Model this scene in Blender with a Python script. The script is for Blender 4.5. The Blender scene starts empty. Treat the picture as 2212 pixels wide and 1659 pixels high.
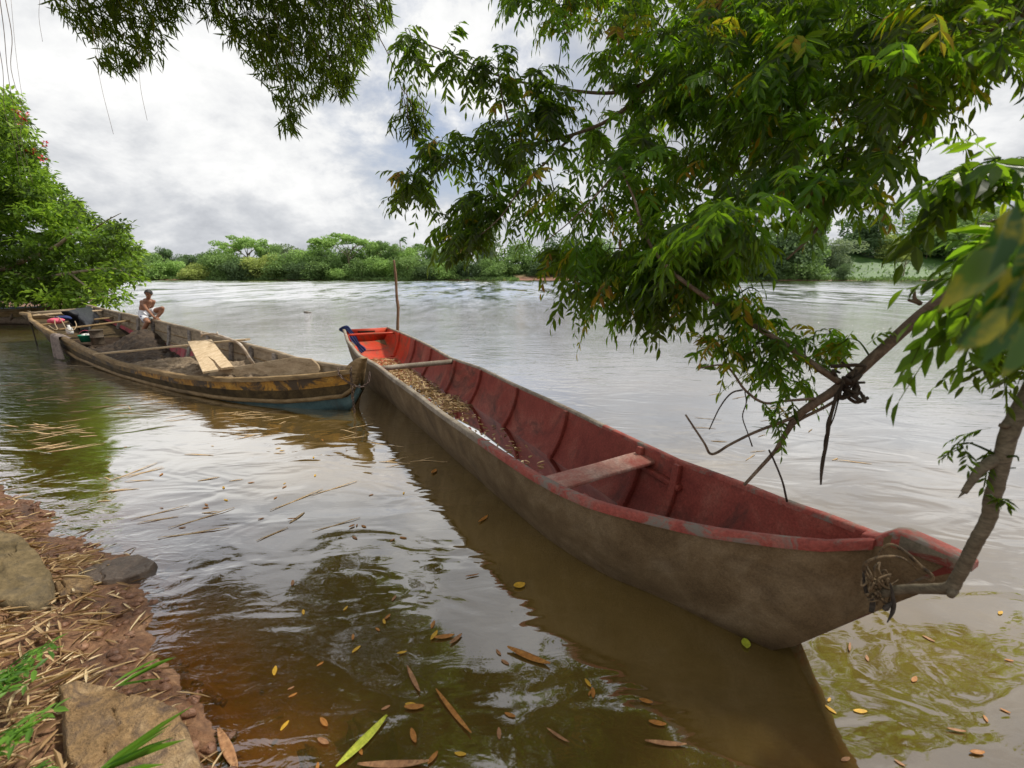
import bpy, math, random
import numpy as np
from mathutils import Vector
random.seed(7); rng = np.random.default_rng(11)
R = math.radians
S = bpy.context.scene
COL = S.collection

# ---------------- camera ----------------
FPX = 983.0; HOR = 595.0; H = 2.0               # focal length in 2212-wide units, horizon row, eye height
PITCH = math.atan((829.5 - HOR) / FPX)
cam = bpy.data.cameras.new('camera'); cam_o = bpy.data.objects.new('camera', cam); COL.objects.link(cam_o)
cam.sensor_width = 36.0; cam.lens = 36.0 * FPX / 2212.0
cam.clip_start = 0.05; cam.clip_end = 4000
cam_o.location = (0, 0, H); cam_o.rotation_euler = (R(90) - PITCH, 0, 0)
cam.dof.use_dof = True; cam.dof.focus_distance = 5.0; cam.dof.aperture_fstop = 2.2
S.camera = cam_o

# ---------------- world ----------------
W = bpy.data.worlds.new('World'); S.world = W; W.use_nodes = True
nt = W.node_tree; nt.nodes.clear()
SUN_EL, SUN_AZ = 56.0, 66.0                     # azimuth from +Y towards +X
def N(t, typ, **kw):
    n = t.nodes.new(typ)
    for k, v in kw.items(): setattr(n, k, v)
    return n
def math_node(t, op, a, b=None, clamp=False):
    n = N(t, 'ShaderNodeMath', operation=op, use_clamp=clamp)
    for i, v in enumerate((a, b)):
        if v is None: continue
        if isinstance(v, (int, float)): n.inputs[i].default_value = v
        else: t.links.new(v, n.inputs[i])
    return n.outputs[0]
def ramp(t, fac, stops, interp='LINEAR'):
    n = N(t, 'ShaderNodeValToRGB'); cr = n.color_ramp; cr.interpolation = interp
    while len(cr.elements) < len(stops): cr.elements.new(0.5)
    for e, (p, c) in zip(cr.elements, stops):
        e.position = p; e.color = (*c, 1) if len(c) == 3 else c
    t.links.new(fac, n.inputs[0]); return n.outputs[0]
def mixc(t, fac, a, b, mode='MIX'):
    n = N(t, 'ShaderNodeMix', data_type='RGBA', blend_type=mode)
    for sock, v in ((n.inputs[0], fac), (n.inputs[6], a), (n.inputs[7], b)):
        if isinstance(v, (int, float)): sock.default_value = v
        elif isinstance(v, tuple): sock.default_value = (*v, 1) if len(v) == 3 else v
        else: t.links.new(v, sock)
    return n.outputs[2]
def noise(t, vec, scale, detail=4, rough=0.55, dist=0.0):
    n = N(t, 'ShaderNodeTexNoise'); n.inputs['Scale'].default_value = scale
    n.inputs['Detail'].default_value = detail; n.inputs['Roughness'].default_value = rough
    n.inputs['Distortion'].default_value = dist
    if vec is not None: t.links.new(vec, n.inputs['Vector'])
    return n.outputs[0]
sky = N(nt, 'ShaderNodeTexSky', sky_type='NISHITA', sun_disc=False, sun_elevation=R(SUN_EL), sun_rotation=R(SUN_AZ))
tc = N(nt, 'ShaderNodeTexCoord')
sep = N(nt, 'ShaderNodeSeparateXYZ'); nt.links.new(tc.outputs['Generated'], sep.inputs[0])
zz = math_node(nt, 'ADD', math_node(nt, 'MAXIMUM', sep.outputs[2], 0.0), 0.45)
cmb = N(nt, 'ShaderNodeCombineXYZ')
nt.links.new(math_node(nt, 'DIVIDE', sep.outputs[0], zz), cmb.inputs[0])
nt.links.new(math_node(nt, 'DIVIDE', sep.outputs[1], zz), cmb.inputs[1])
mp = N(nt, 'ShaderNodeMapping'); nt.links.new(cmb.outputs[0], mp.inputs[0]); mp.inputs['Location'].default_value = (3.1, 1.7, 0.4)
big = noise(nt, mp.outputs[0], 1.15, 6, 0.52, 0.25)
small = noise(nt, mp.outputs[0], 3.6, 12, 0.62, 0.15)
shade = math_node(nt, 'ADD', math_node(nt, 'MULTIPLY', big, 0.52), math_node(nt, 'MULTIPLY', small, 0.48))
cloud = ramp(nt, shade, [(0.42, (0.42, 0.435, 0.465)), (0.475, (0.51, 0.525, 0.55)), (0.515, (0.60, 0.61, 0.625)), (0.55, (0.70, 0.705, 0.71)), (0.61, (0.81, 0.81, 0.80))])
# open blue patch in the cloud
def dotdir(v):
    d = Vector(v).normalized(); n = N(nt, 'ShaderNodeVectorMath', operation='DOT_PRODUCT')
    nt.links.new(tc.outputs['Generated'], n.inputs[0]); n.inputs[1].default_value = d; return n.outputs['Value']
patch = ramp(nt, dotdir((-0.12, 1.0, 0.34)), [(0.955, (0, 0, 0)), (0.998, (1, 1, 1))])
patch2 = ramp(nt, dotdir((0.25, 1.0, 1.75)), [(0.95, (0, 0, 0)), (1.0, (1, 1, 1))])
patch = math_node(nt, 'MAXIMUM', patch, patch2)
gap = math_node(nt, 'MULTIPLY', patch, ramp(nt, small, [(0.40, (1, 1, 1)), (0.56, (0, 0, 0))]), True)
skyc = mixc(nt, 1.0, sky.outputs[0], (0.075, 0.075, 0.082), 'MULTIPLY')
blue = mixc(nt, 0.35, skyc, (0.62, 0.66, 0.72))
fin = mixc(nt, gap, cloud, blue)
bg = N(nt, 'ShaderNodeBackground'); nt.links.new(fin, bg.inputs[0]); bg.inputs[1].default_value = 1.0
wo = N(nt, 'ShaderNodeOutputWorld'); nt.links.new(bg.outputs[0], wo.inputs[0])

sun = bpy.data.lights.new('sun', 'SUN'); sun.energy = 3.6; sun.angle = R(5); sun.color = (1.0, 0.95, 0.86)
sun_o = bpy.data.objects.new('sun', sun); COL.objects.link(sun_o)
sd = Vector((math.sin(R(SUN_AZ)) * math.cos(R(SUN_EL)), math.cos(R(SUN_AZ)) * math.cos(R(SUN_EL)), math.sin(R(SUN_EL))))
sun_o.rotation_euler = sd.to_track_quat('Z', 'Y').to_euler()
S.view_settings.view_transform = 'Standard'; S.view_settings.look = 'None'
S.view_settings.exposure = 0.36; S.view_settings.gamma = 1
S.cycles.max_bounces = 8; S.cycles.transparent_max_bounces = 16; S.cycles.diffuse_bounces = 3
S.cycles.caustics_reflective = False; S.cycles.caustics_refractive = False

# ---------------- helpers ----------------
cp, sp_ = math.cos(PITCH), math.sin(PITCH)
def ray(x, y):
    r = (x - 1106) / FPX; u = -(y - 829.5) / FPX
    return np.array([r, cp + u * sp_, -sp_ + u * cp])
def P(x, y, z=0.0):
    d = ray(x, y); return np.array([0, 0, H]) + d * ((z - H) / d[2])
def PD(x, y, zc):
    return np.array([0, 0, H]) + ray(x, y) * zc
def nrm(a):
    a = np.asarray(a, float); return a / (np.linalg.norm(a, axis=-1, keepdims=True) + 1e-9)
ORG = {}
def tag(o, label=None, cat=None, group=None, kind=None):
    if label: o['label'] = label
    if cat: o['category'] = cat
    if group: o['group'] = group
    if kind: o['kind'] = kind
    return o
def thing(name, label, cat, loc=(0, 0, 0), group=None):
    o = bpy.data.objects.new(name, None); COL.objects.link(o); o.location = loc; o.empty_display_size = 0.1
    ORG[o] = np.array(loc, float); return tag(o, label, cat, group)
def mesh_obj(name, v, f, mats, parent=None, origin=None, mi=None, smooth=True, var=None, sub=0, bevel=0, solid=0):
    v = np.asarray(v, float).reshape(-1, 3)
    if parent is not None: org = ORG[parent]
    elif origin is not None: org = np.array(origin, float)
    else: org = np.zeros(3)
    v = v - org
    me = bpy.data.meshes.new(name)
    me.from_pydata(v.tolist(), [], [list(map(int, q)) for q in f]) if not isinstance(f, np.ndarray) else fast(me, v, f)
    if not isinstance(mats, (list, tuple)): mats = [mats]
    for m in mats: me.materials.append(m)
    if mi is not None: me.polygons.foreach_set('material_index', np.asarray(mi, np.int32))
    if smooth: me.polygons.foreach_set('use_smooth', np.ones(len(me.polygons), bool))
    if var is not None:
        a = me.attributes.new('var', 'FLOAT', 'POINT'); a.data.foreach_set('value', np.asarray(var, np.float32))
    me.update()
    o = bpy.data.objects.new(name, me); COL.objects.link(o)
    if parent is not None: o.parent = parent
    else: o.location = org
    ORG[o] = org
    if solid:
        m = o.modifiers.new('solid', 'SOLIDIFY'); m.thickness = solid; m.offset = 0
    if bevel:
        m = o.modifiers.new('bevel', 'BEVEL'); m.width = bevel; m.segments = 2; m.limit_method = 'ANGLE'; m.angle_limit = R(40)
    if sub:
        m = o.modifiers.new('sub', 'SUBSURF'); m.levels = sub; m.render_levels = sub
    return o
def fast(me, v, f):
    n, k = f.shape
    me.vertices.add(len(v)); me.vertices.foreach_set('co', v.ravel())
    me.loops.add(n * k); me.loops.foreach_set('vertex_index', f.ravel().astype(np.int32))
    me.polygons.add(n); me.polygons.foreach_set('loop_start', np.arange(0, n * k, k, dtype=np.int32))
    me.polygons.foreach_set('loop_total', np.full(n, k, np.int32)); me.update(calc_edges=True)
class MB:
    def __init__(s): s.v = []; s.f = []; s.m = []; s.a = []
    def add(s, v, f, mi=0, var=0.5):
        b = len(s.v); s.v += [tuple(map(float, q)) for q in v]; s.f += [[b + i for i in q] for q in f]; s.m += [mi] * len(f)
        s.a += [var] * len(v)
    def box(s, c, size, rot=None, mi=0, var=0.5):
        c = np.array(c, float); h = np.array(size, float) / 2
        q = np.array([(x, y, z) for z in (-1, 1) for y in (-1, 1) for x in (-1, 1)]) * h
        if rot is not None: q = q @ np.array(rot).T
        s.add(q + c, [(0, 2, 3, 1), (4, 5, 7, 6), (0, 1, 5, 4), (2, 6, 7, 3), (0, 4, 6, 2), (1, 3, 7, 5)], mi, var)
    def beam(s, a, b, w, h, up=(0, 0, 1), mi=0, var=0.5):
        a = np.array(a, float); b = np.array(b, float); x = nrm(b - a); y = nrm(np.cross(up, x)); z = np.cross(x, y)
        s.box((a + b) / 2, (np.linalg.norm(b - a), w, h), np.stack([x, y, z], 1), mi, var)
    def tube(s, pts, r, seg=8, mi=0, var=0.5, cap=True):
        v, f = tube(pts, r, seg, cap); s.add(v, f, mi, var)
    def grid(s, G, mi=0, flip=False, closeu=False):
        n, m = G.shape[:2]; f = []
        for i in range(n - 1):
            for j in range(m - 1 + (1 if closeu else 0)):
                q = (i * m + j, i * m + (j + 1) % m, (i + 1) * m + (j + 1) % m, (i + 1) * m + j)
                f.append(q[::-1] if flip else q)
        s.add(G.reshape(-1, 3), f, mi)
    def obj(s, name, mats, parent=None, **k):
        var = s.a if k.pop('usevar', False) else None
        return mesh_obj(name, s.v, s.f, mats, parent, mi=s.m, var=var, **k)
def smooth_path(pts, n=6):
    p = np.array(pts, float); q = np.vstack([2 * p[0] - p[1], p, 2 * p[-1] - p[-2]]); out = []
    for i in range(1, len(q) - 2):
        for t in np.linspace(0, 1, n, endpoint=False):
            a, b, c, d = q[i - 1], q[i], q[i + 1], q[i + 2]
            out.append(0.5 * ((2 * b) + (-a + c) * t + (2 * a - 5 * b + 4 * c - d) * t * t + (-a + 3 * b - 3 * c + d) * t ** 3))
    out.append(p[-1]); return np.array(out)
def tube(pts, r, seg=8, cap=True):
    p = np.array(pts, float); n = len(p); r = np.full(n, r) if np.isscalar(r) else np.interp(np.linspace(0, 1, n), np.linspace(0, 1, len(r)), r)
    t = nrm(np.gradient(p, axis=0)); u = np.array([0, 0, 1.0]) if abs(t[0][2]) < 0.9 else np.array([1.0, 0, 0])
    V = []
    for i in range(n):
        u = nrm(u - t[i] * (u @ t[i])); w = np.cross(t[i], u)
        for k in range(seg):
            a = 2 * math.pi * k / seg; V.append(p[i] + r[i] * (math.cos(a) * u + math.sin(a) * w))
    F = [(i * seg + k, i * seg + (k + 1) % seg, (i + 1) * seg + (k + 1) % seg, (i + 1) * seg + k) for i in range(n - 1) for k in range(seg)]
    if cap: F += [list(range(seg))[::-1], [(n - 1) * seg + k for k in range(seg)]]
    return V, F
def wob(p, amp, sc=1.0, seed=0):
    p = np.asarray(p, float)
    return amp * (np.sin(p[..., 0] * 7.1 * sc + seed) * np.cos(p[..., 1] * 6.3 * sc + seed * 1.7) + 0.6 * np.sin(p[..., 1] * 13.7 * sc + p[..., 0] * 9.1 * sc + seed) + 0.35 * np.sin(p[..., 0] * 29 * sc + 2 * seed) * np.sin(p[..., 1] * 27 * sc))

# ---------------- materials ----------------
def new_mat(name):
    m = bpy.data.materials.new(name); m.use_nodes = True; t = m.node_tree; t.nodes.clear()
    out = N(t, 'ShaderNodeOutputMaterial'); b = N(t, 'ShaderNodeBsdfPrincipled'); t.links.new(b.outputs[0], out.inputs[0])
    c = N(t, 'ShaderNodeTexCoord'); return m, t, b, out, c
def setc(t, b, col, rough=0.8, spec=0.3):
    if isinstance(col, tuple): b.inputs['Base Color'].default_value = (*col, 1)
    else: t.links.new(col, b.inputs['Base Color'])
    if isinstance(rough, (int, float)): b.inputs['Roughness'].default_value = rough
    else: t.links.new(rough, b.inputs['Roughness'])
    b.inputs['Specular IOR Level'].default_value = spec
def bump(t, b, hgt, strength=0.4, dist=0.01):
    n = N(t, 'ShaderNodeBump'); n.inputs['Strength'].default_value = strength; n.inputs['Distance'].default_value = dist
    t.links.new(hgt, n.inputs['Height']); t.links.new(n.outputs[0], b.inputs['Normal'])
def scaled(t, c, s, rot=(0, 0, 0), src='Object'):
    m = N(t, 'ShaderNodeMapping'); t.links.new(c.outputs[src], m.inputs[0]); m.inputs['Scale'].default_value = s; m.inputs['Rotation'].default_value = rot
    return m.outputs[0]
def worn(name, cols, stain=None, scale=3.0, rough=0.8, stretch=(1, 1, 1), rot=(0, 0, 0), bstr=0.4, bd=0.01, spec=0.3, thr=(0.42, 0.62), sscale=2.0, fine=60):
    """layers of worn paint or wood: large blotches, fine grain, stains"""
    m, t, b, o, c = new_mat(name)
    v = scaled(t, c, stretch, rot)
    n1 = noise(t, v, scale, 8, 0.65, 0.4); k = len(cols)
    col = ramp(t, n1, [(0.32 + 0.36 * i / (k - 1), cc) for i, cc in enumerate(cols)])
    fn = noise(t, v, fine, 4, 0.7)
    col = mixc(t, 1.0, col, ramp(t, fn, [(0.3, (0.68, 0.68, 0.68)), (0.7, (1.22, 1.22, 1.22))]), 'MULTIPLY')
    if stain:
        s = ramp(t, noise(t, v, sscale, 10, 0.72, 0.8), [(thr[0], (0, 0, 0)), (thr[1], (1, 1, 1))])
        col = mixc(t, s, col, stain)
    setc(t, b, col, rough, spec)
    h = math_node(t, 'ADD', math_node(t, 'MULTIPLY', n1, 0.7), math_node(t, 'MULTIPLY', fn, 0.35)); bump(t, b, h, bstr, bd)
    return m
def leaf_mat(name, stops, trans=0.4, tcol=(0.16, 0.30, 0.02), rough=0.45, spec=0.35, sky_scale=None):
    m, t, b, o, c = new_mat(name)
    a = N(t, 'ShaderNodeAttribute', attribute_name='var')
    col = ramp(t, a.outputs['Fac'], stops); setc(t, b, col, rough, spec)
    tr = N(t, 'ShaderNodeBsdfTranslucent'); t.links.new(mixc(t, 0.62, mixc(t, 1.0, col, (3.2, 3.2, 2.0), 'MULTIPLY'), tcol), tr.inputs[0])
    mx = N(t, 'ShaderNodeMixShader'); mx.inputs[0].default_value = trans
    t.links.new(b.outputs[0], mx.inputs[1]); t.links.new(tr.outputs[0], mx.inputs[2]); t.links.new(mx.outputs[0], o.inputs[0])
    return m
M = {}
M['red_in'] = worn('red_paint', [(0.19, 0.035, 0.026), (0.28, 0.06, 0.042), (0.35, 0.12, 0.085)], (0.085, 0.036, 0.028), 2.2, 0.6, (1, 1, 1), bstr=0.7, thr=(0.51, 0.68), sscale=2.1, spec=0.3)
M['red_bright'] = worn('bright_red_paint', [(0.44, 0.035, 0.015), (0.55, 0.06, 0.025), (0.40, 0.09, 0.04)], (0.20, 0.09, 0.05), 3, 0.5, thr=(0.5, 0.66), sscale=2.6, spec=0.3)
M['red_rim'] = worn('rim_paint', [(0.22, 0.045, 0.035), (0.33, 0.075, 0.055), (0.30, 0.13, 0.10)], (0.19, 0.16, 0.13), 5, 0.7, thr=(0.49, 0.58), sscale=4.5, bstr=0.8)
M['grey_rim'] = worn('weathered_rim', [(0.17, 0.135, 0.10), (0.27, 0.225, 0.17), (0.37, 0.32, 0.26)], (0.25, 0.09, 0.065), 6, 0.85, thr=(0.60, 0.70), bstr=0.8, sscale=4)
M['hull_grey'] = worn('weathered_hull', [(0.11, 0.069, 0.031), (0.18, 0.122, 0.062), (0.26, 0.19, 0.11)], (0.055, 0.034, 0.016), 2.0, 0.75, (1.6, 1.6, 1.6), bstr=0.9, thr=(0.50, 0.80), sscale=1.4, bd=0.012)
M['hull_bow'] = worn('bow_paint', [(0.11, 0.09, 0.065), (0.17, 0.145, 0.10), (0.22, 0.19, 0.14)], (0.16, 0.03, 0.022), 5, 0.75, thr=(0.50, 0.58), sscale=6)
M['yellow'] = worn('yellow_paint', [(0.26, 0.13, 0.022), (0.45, 0.22, 0.028), (0.56, 0.32, 0.06)], (0.055, 0.035, 0.018), 6, 0.6, (1, 1, 1.0), thr=(0.44, 0.54), sscale=2.4, bstr=0.5, spec=0.4)
M['yellow_dull'] = worn('dull_yellow_paint', [(0.10, 0.07, 0.035), (0.20, 0.13, 0.05), (0.33, 0.19, 0.04)], (0.07, 0.05, 0.03), 3, 0.7, (1, 1, 2), thr=(0.45, 0.6), sscale=2)
M['teal'] = worn('teal_paint', [(0.035, 0.07, 0.075), (0.065, 0.125, 0.13), (0.10, 0.16, 0.16)], (0.05, 0.045, 0.035), 4, 0.6, thr=(0.55, 0.7), spec=0.4)
M['dark_hull'] = worn('dark_wet_wood', [(0.035, 0.025, 0.014), (0.075, 0.052, 0.026), (0.13, 0.09, 0.04)], None, 5, 0.75, spec=0.12)
M['wood_tan'] = worn('tan_board', [(0.24, 0.17, 0.095), (0.38, 0.28, 0.17), (0.48, 0.37, 0.24)], (0.16, 0.11, 0.06), 5, 0.8, (1, 1, 3), thr=(0.55, 0.7), sscale=4)
M['shade_dark'] = worn('painted_shade', [(0.018, 0.013, 0.010), (0.04, 0.028, 0.02), (0.07, 0.05, 0.035)], None, 5, 0.95, spec=0.05)  # matte dark brown that paints shade into the boat floor and hand slot
M['wood_brown'] = worn('brown_wood', [(0.14, 0.085, 0.035), (0.25, 0.165, 0.075), (0.36, 0.25, 0.13)], (0.10, 0.07, 0.04), 6, 0.75, (0.6, 1, 2.5), thr=(0.55, 0.7))
M['wood_in'] = worn('inner_plank_wood', [(0.19, 0.145, 0.095), (0.31, 0.24, 0.16), (0.40, 0.32, 0.22)], (0.12, 0.09, 0.065), 4, 0.85, (1, 1, 3), thr=(0.52, 0.72), sscale=2.5)
M['wood_grey'] = worn('grey_wood', [(0.15, 0.13, 0.12), (0.27, 0.235, 0.20), (0.38, 0.34, 0.30)], (0.07, 0.06, 0.055), 8, 0.9, (1, 1, 1.5), thr=(0.5, 0.65), sscale=5)
M['wood_pale'] = worn('pale_plank', [(0.36, 0.25, 0.14), (0.50, 0.37, 0.22), (0.60, 0.47, 0.31)], (0.30, 0.20, 0.11), 9, 0.8, (0.25, 2.4, 2.4), (0, 0, R(33)), thr=(0.55, 0.75))
M['wood_pale2'] = worn('pale_board', [(0.38, 0.27, 0.155), (0.52, 0.39, 0.24), (0.62, 0.49, 0.33)], (0.30, 0.20, 0.11), 9, 0.8, (2.0, 0.6, 2), (0, 0, R(-30)), thr=(0.55, 0.75))
M['drift'] = worn('driftwood', [(0.24, 0.17, 0.11), (0.42, 0.33, 0.24), (0.60, 0.54, 0.47)], None, 7, 0.8)
M['pink_in'] = worn('faded_crimson_paint', [(0.30, 0.045, 0.06), (0.42, 0.07, 0.085), (0.33, 0.13, 0.12)], (0.075, 0.05, 0.04), 4, 0.7, thr=(0.52, 0.68), sscale=2.4)
M['sand'] = worn('river_sand', [(0.13, 0.09, 0.055), (0.25, 0.185, 0.12), (0.36, 0.28, 0.19)], (0.08, 0.055, 0.035), 4, 0.95, bstr=1.0, bd=0.03, fine=25, thr=(0.5, 0.7), sscale=3)
M['sand_wet'] = worn('wet_sand', [(0.022, 0.014, 0.009), (0.045, 0.029, 0.017), (0.085, 0.057, 0.034)], None, 6, 0.7, bstr=1.0, bd=0.03, fine=25)
M['mud'] = worn('bank_mud', [(0.10, 0.045, 0.024), (0.20, 0.095, 0.050), (0.30, 0.17, 0.10)], (0.07, 0.032, 0.018), 3, 0.55, bstr=1.0, bd=0.03, fine=22, spec=0.45, thr=(0.5, 0.66), sscale=5)
M['bark'] = worn('bark', [(0.075, 0.052, 0.036), (0.15, 0.105, 0.072), (0.23, 0.175, 0.125)], None, 14, 0.85, (1, 1, 1), bstr=0.7)
M['bark_pale'] = worn('pale_bark', [(0.17, 0.13, 0.085), (0.28, 0.225, 0.15), (0.37, 0.31, 0.22)], (0.10, 0.075, 0.05), 12, 0.8, (1, 1, 1), bstr=0.7, thr=(0.55, 0.7), sscale=9)
M['limb_bark'] = worn('limb_bark', [(0.09, 0.07, 0.045), (0.16, 0.13, 0.085), (0.24, 0.20, 0.135)], (0.055, 0.04, 0.028), 9, 0.85, (1, 1, 2.5), bstr=0.6, thr=(0.54, 0.7), sscale=9)
M['twig'] = worn('twig_bark', [(0.03, 0.022, 0.016), (0.075, 0.055, 0.038)], None, 10, 0.9)
M['rock'] = worn('tan_rock', [(0.18, 0.105, 0.045), (0.34, 0.215, 0.10), (0.46, 0.33, 0.19)], (0.12, 0.08, 0.055), 5, 0.85, bstr=1.0, bd=0.06, fine=75, thr=(0.46, 0.62), sscale=9)
M['rock_dark'] = worn('olive_rock', [(0.07, 0.05, 0.022), (0.145, 0.105, 0.05), (0.24, 0.175, 0.09)], (0.06, 0.05, 0.035), 4, 0.85, bstr=1.0, bd=0.03, fine=30, thr=(0.5, 0.7), sscale=4)
M['rock_wet'] = worn('wet_rock', [(0.05, 0.034, 0.022), (0.11, 0.075, 0.05), (0.19, 0.135, 0.09)], None, 4, 0.38, bstr=0.8, bd=0.02, spec=0.6)
M['skin'] = worn('skin', [(0.24, 0.11, 0.06), (0.31, 0.15, 0.085)], None, 3, 0.5, bstr=0.05, fine=30, spec=0.35)
M['hair'] = worn('black_hair', [(0.012, 0.011, 0.011), (0.04, 0.037, 0.035)], None, 30, 0.5)
M['white_cloth'] = worn('white_cloth', [(0.66, 0.66, 0.68), (0.78, 0.78, 0.80)], None, 12, 0.85, bstr=0.3)
M['blue_cloth'] = worn('blue_cloth', [(0.04, 0.05, 0.22), (0.09, 0.10, 0.33)], None, 20, 0.85)
M['navy_cloth'] = worn('navy_cloth', [(0.012, 0.02, 0.075), (0.03, 0.05, 0.16)], None, 20, 0.8)
M['pink_cloth'] = worn('pink_cloth', [(0.55, 0.07, 0.12), (0.72, 0.16, 0.22)], None, 12, 0.85)
M['net_cloth'] = worn('sack_cloth', [(0.20, 0.16, 0.14), (0.36, 0.29, 0.25)], None, 14, 0.95, bstr=0.8)
M['tarp'] = worn('black_plastic', [(0.014, 0.015, 0.018), (0.035, 0.037, 0.043)], None, 6, 0.45, bstr=0.9, bd=0.05, spec=0.18, fine=9)
M['green_pl'] = worn('green_plastic', [(0.01, 0.22, 0.12), (0.02, 0.30, 0.17)], None, 8, 0.4, spec=0.5)
M['white_pl'] = worn('white_plastic', [(0.60, 0.58, 0.54), (0.75, 0.73, 0.69)], None, 8, 0.4, spec=0.5)
M['rust'] = worn('rusty_iron', [(0.045, 0.03, 0.025), (0.12, 0.075, 0.055), (0.17, 0.12, 0.10)], None, 12, 0.7, spec=0.5)
M['drum'] = worn('grimy_drum', [(0.05, 0.04, 0.03), (0.11, 0.085, 0.06), (0.18, 0.14, 0.10)], None, 8, 0.7)
M['ash'] = worn('ash_grey', [(0.22, 0.21, 0.21), (0.42, 0.41, 0.41)], (0.1, 0.1, 0.1), 10, 0.9)
M['rope'] = worn('rope', [(0.30, 0.21, 0.12), (0.46, 0.35, 0.22)], None, 60, 0.95)
M['rope_dark'] = worn('dark_rope', [(0.03, 0.025, 0.02), (0.08, 0.065, 0.05)], None, 60, 0.9)
M['vine'] = worn('dry_vine', [(0.13, 0.085, 0.045), (0.34, 0.24, 0.13)], (0.04, 0.028, 0.018), 14, 0.85, thr=(0.44, 0.58), sscale=14)
M['soil'] = worn('red_soil', [(0.16, 0.075, 0.045), (0.26, 0.13, 0.08)], (0.10, 0.09, 0.04), 0.15, 0.95, fine=1.5)
M['blue_pl'] = worn('faded_blue_paint', [(0.12, 0.20, 0.30), (0.40, 0.44, 0.47)], None, 5, 0.8)
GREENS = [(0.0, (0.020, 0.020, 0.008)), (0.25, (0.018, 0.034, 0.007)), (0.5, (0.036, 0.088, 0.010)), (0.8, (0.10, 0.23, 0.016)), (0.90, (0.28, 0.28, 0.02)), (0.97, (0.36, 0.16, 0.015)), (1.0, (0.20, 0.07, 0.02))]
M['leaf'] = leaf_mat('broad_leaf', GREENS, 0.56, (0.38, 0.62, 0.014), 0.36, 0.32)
M['leaf_near'] = leaf_mat('near_leaf', [(0.0, (0.02, 0.06, 0.015)), (0.6, (0.04, 0.12, 0.02)), (1.0, (0.10, 0.18, 0.02))], 0.38, (0.10, 0.26, 0.02), 0.4, 0.4)
def blotch(m):
    t = m.node_tree; c = N(t, 'ShaderNodeTexCoord'); n = noise(t, c.outputs['Object'], 16, 4, .6, .5); k = ramp(t, n, [(0.50, (0, 0, 0)), (0.60, (1, 1, 1))])
    for nd in list(t.nodes):
        if nd.type in ('BSDF_PRINCIPLED', 'BSDF_TRANSLUCENT'):
            l = nd.inputs[0].links
            if l: t.links.new(mixc(t, k, l[0].from_socket, (0.34, 0.33, 0.02)), nd.inputs[0])
blotch(M['leaf_near'])
M['bamboo'] = leaf_mat('bamboo_leaf', [(0.0, (0.012, 0.018, 0.006)), (0.35, (0.028, 0.048, 0.010)), (0.75, (0.055, 0.10, 0.012)), (1.0, (0.17, 0.19, 0.02))], 0.5, (0.26, 0.40, 0.012), 0.55, 0.15)
M['left_leaf'] = leaf_mat('feather_leaf', [(0.0, (0.028, 0.045, 0.014)), (0.35, (0.07, 0.125, 0.024)), (0.7, (0.15, 0.27, 0.032)), (1.0, (0.28, 0.42, 0.05))], 0.40, (0.24, 0.38, 0.03), 0.5, 0.2)
FARC = {'dark': ((0.06, 0.10, 0.045), (0.13, 0.20, 0.085)), 'mid': ((0.10, 0.16, 0.055), (0.20, 0.31, 0.10)),
        'light': ((0.15, 0.25, 0.07), (0.29, 0.43, 0.13)), 'yellow': ((0.18, 0.23, 0.06), (0.36, 0.42, 0.13)), 'grey': ((0.12, 0.16, 0.10), (0.26, 0.32, 0.19))}
for k, (a, b_) in FARC.items():
    M['far_' + k] = leaf_mat('far_leaf_' + k, [(0.0, tuple(q * 1.15 for q in a)), (1.0, tuple(q * 1.2 for q in b_))], 0.25, b_, 0.7, 0.2)
M['flower'] = worn('red_flower', [(0.55, 0.03, 0.05), (0.75, 0.08, 0.08)], None, 10, 0.6)
M['straw'] = leaf_mat('dry_straw', [(0.0, (0.16, 0.085, 0.04)), (0.35, (0.33, 0.21, 0.10)), (0.75, (0.52, 0.38, 0.21)), (1.0, (0.66, 0.54, 0.34))], 0.15, (0.5, 0.35, 0.15), 0.7)
M['grass'] = leaf_mat('green_blade', [(0.0, (0.04, 0.11, 0.015)), (1.0, (0.14, 0.28, 0.03))], 0.35, (0.2, 0.45, 0.03), 0.45)
M['grass_far'] = worn('bank_grass', [(0.07, 0.14, 0.03), (0.14, 0.26, 0.05), (0.22, 0.34, 0.09)], (0.20, 0.12, 0.07), 0.25, 0.9, fine=2.5, thr=(0.62, 0.7), sscale=0.1)
M['leaf_yellow'] = worn('yellow_fallen_leaf', [(0.50, 0.27, 0.02), (0.62, 0.38, 0.04)], (0.28, 0.12, 0.02), 20, 0.5, thr=(0.6, 0.7), sscale=30)
M['leaf_orange'] = worn('orange_fallen_leaf', [(0.30, 0.11, 0.02), (0.48, 0.22, 0.045)], (0.16, 0.06, 0.02), 20, 0.5, thr=(0.58, 0.7), sscale=30)
M['leaf_brown'] = worn('brown_fallen_leaf', [(0.26, 0.12, 0.05), (0.42, 0.23, 0.11)], (0.12, 0.05, 0.02), 20, 0.6, thr=(0.55, 0.7), sscale=30)
M['leaf_lime'] = worn('lime_fallen_leaf', [(0.36, 0.42, 0.03), (0.52, 0.52, 0.06)], (0.2, 0.28, 0.03), 20, 0.5, thr=(0.6, 0.7), sscale=30)

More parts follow.
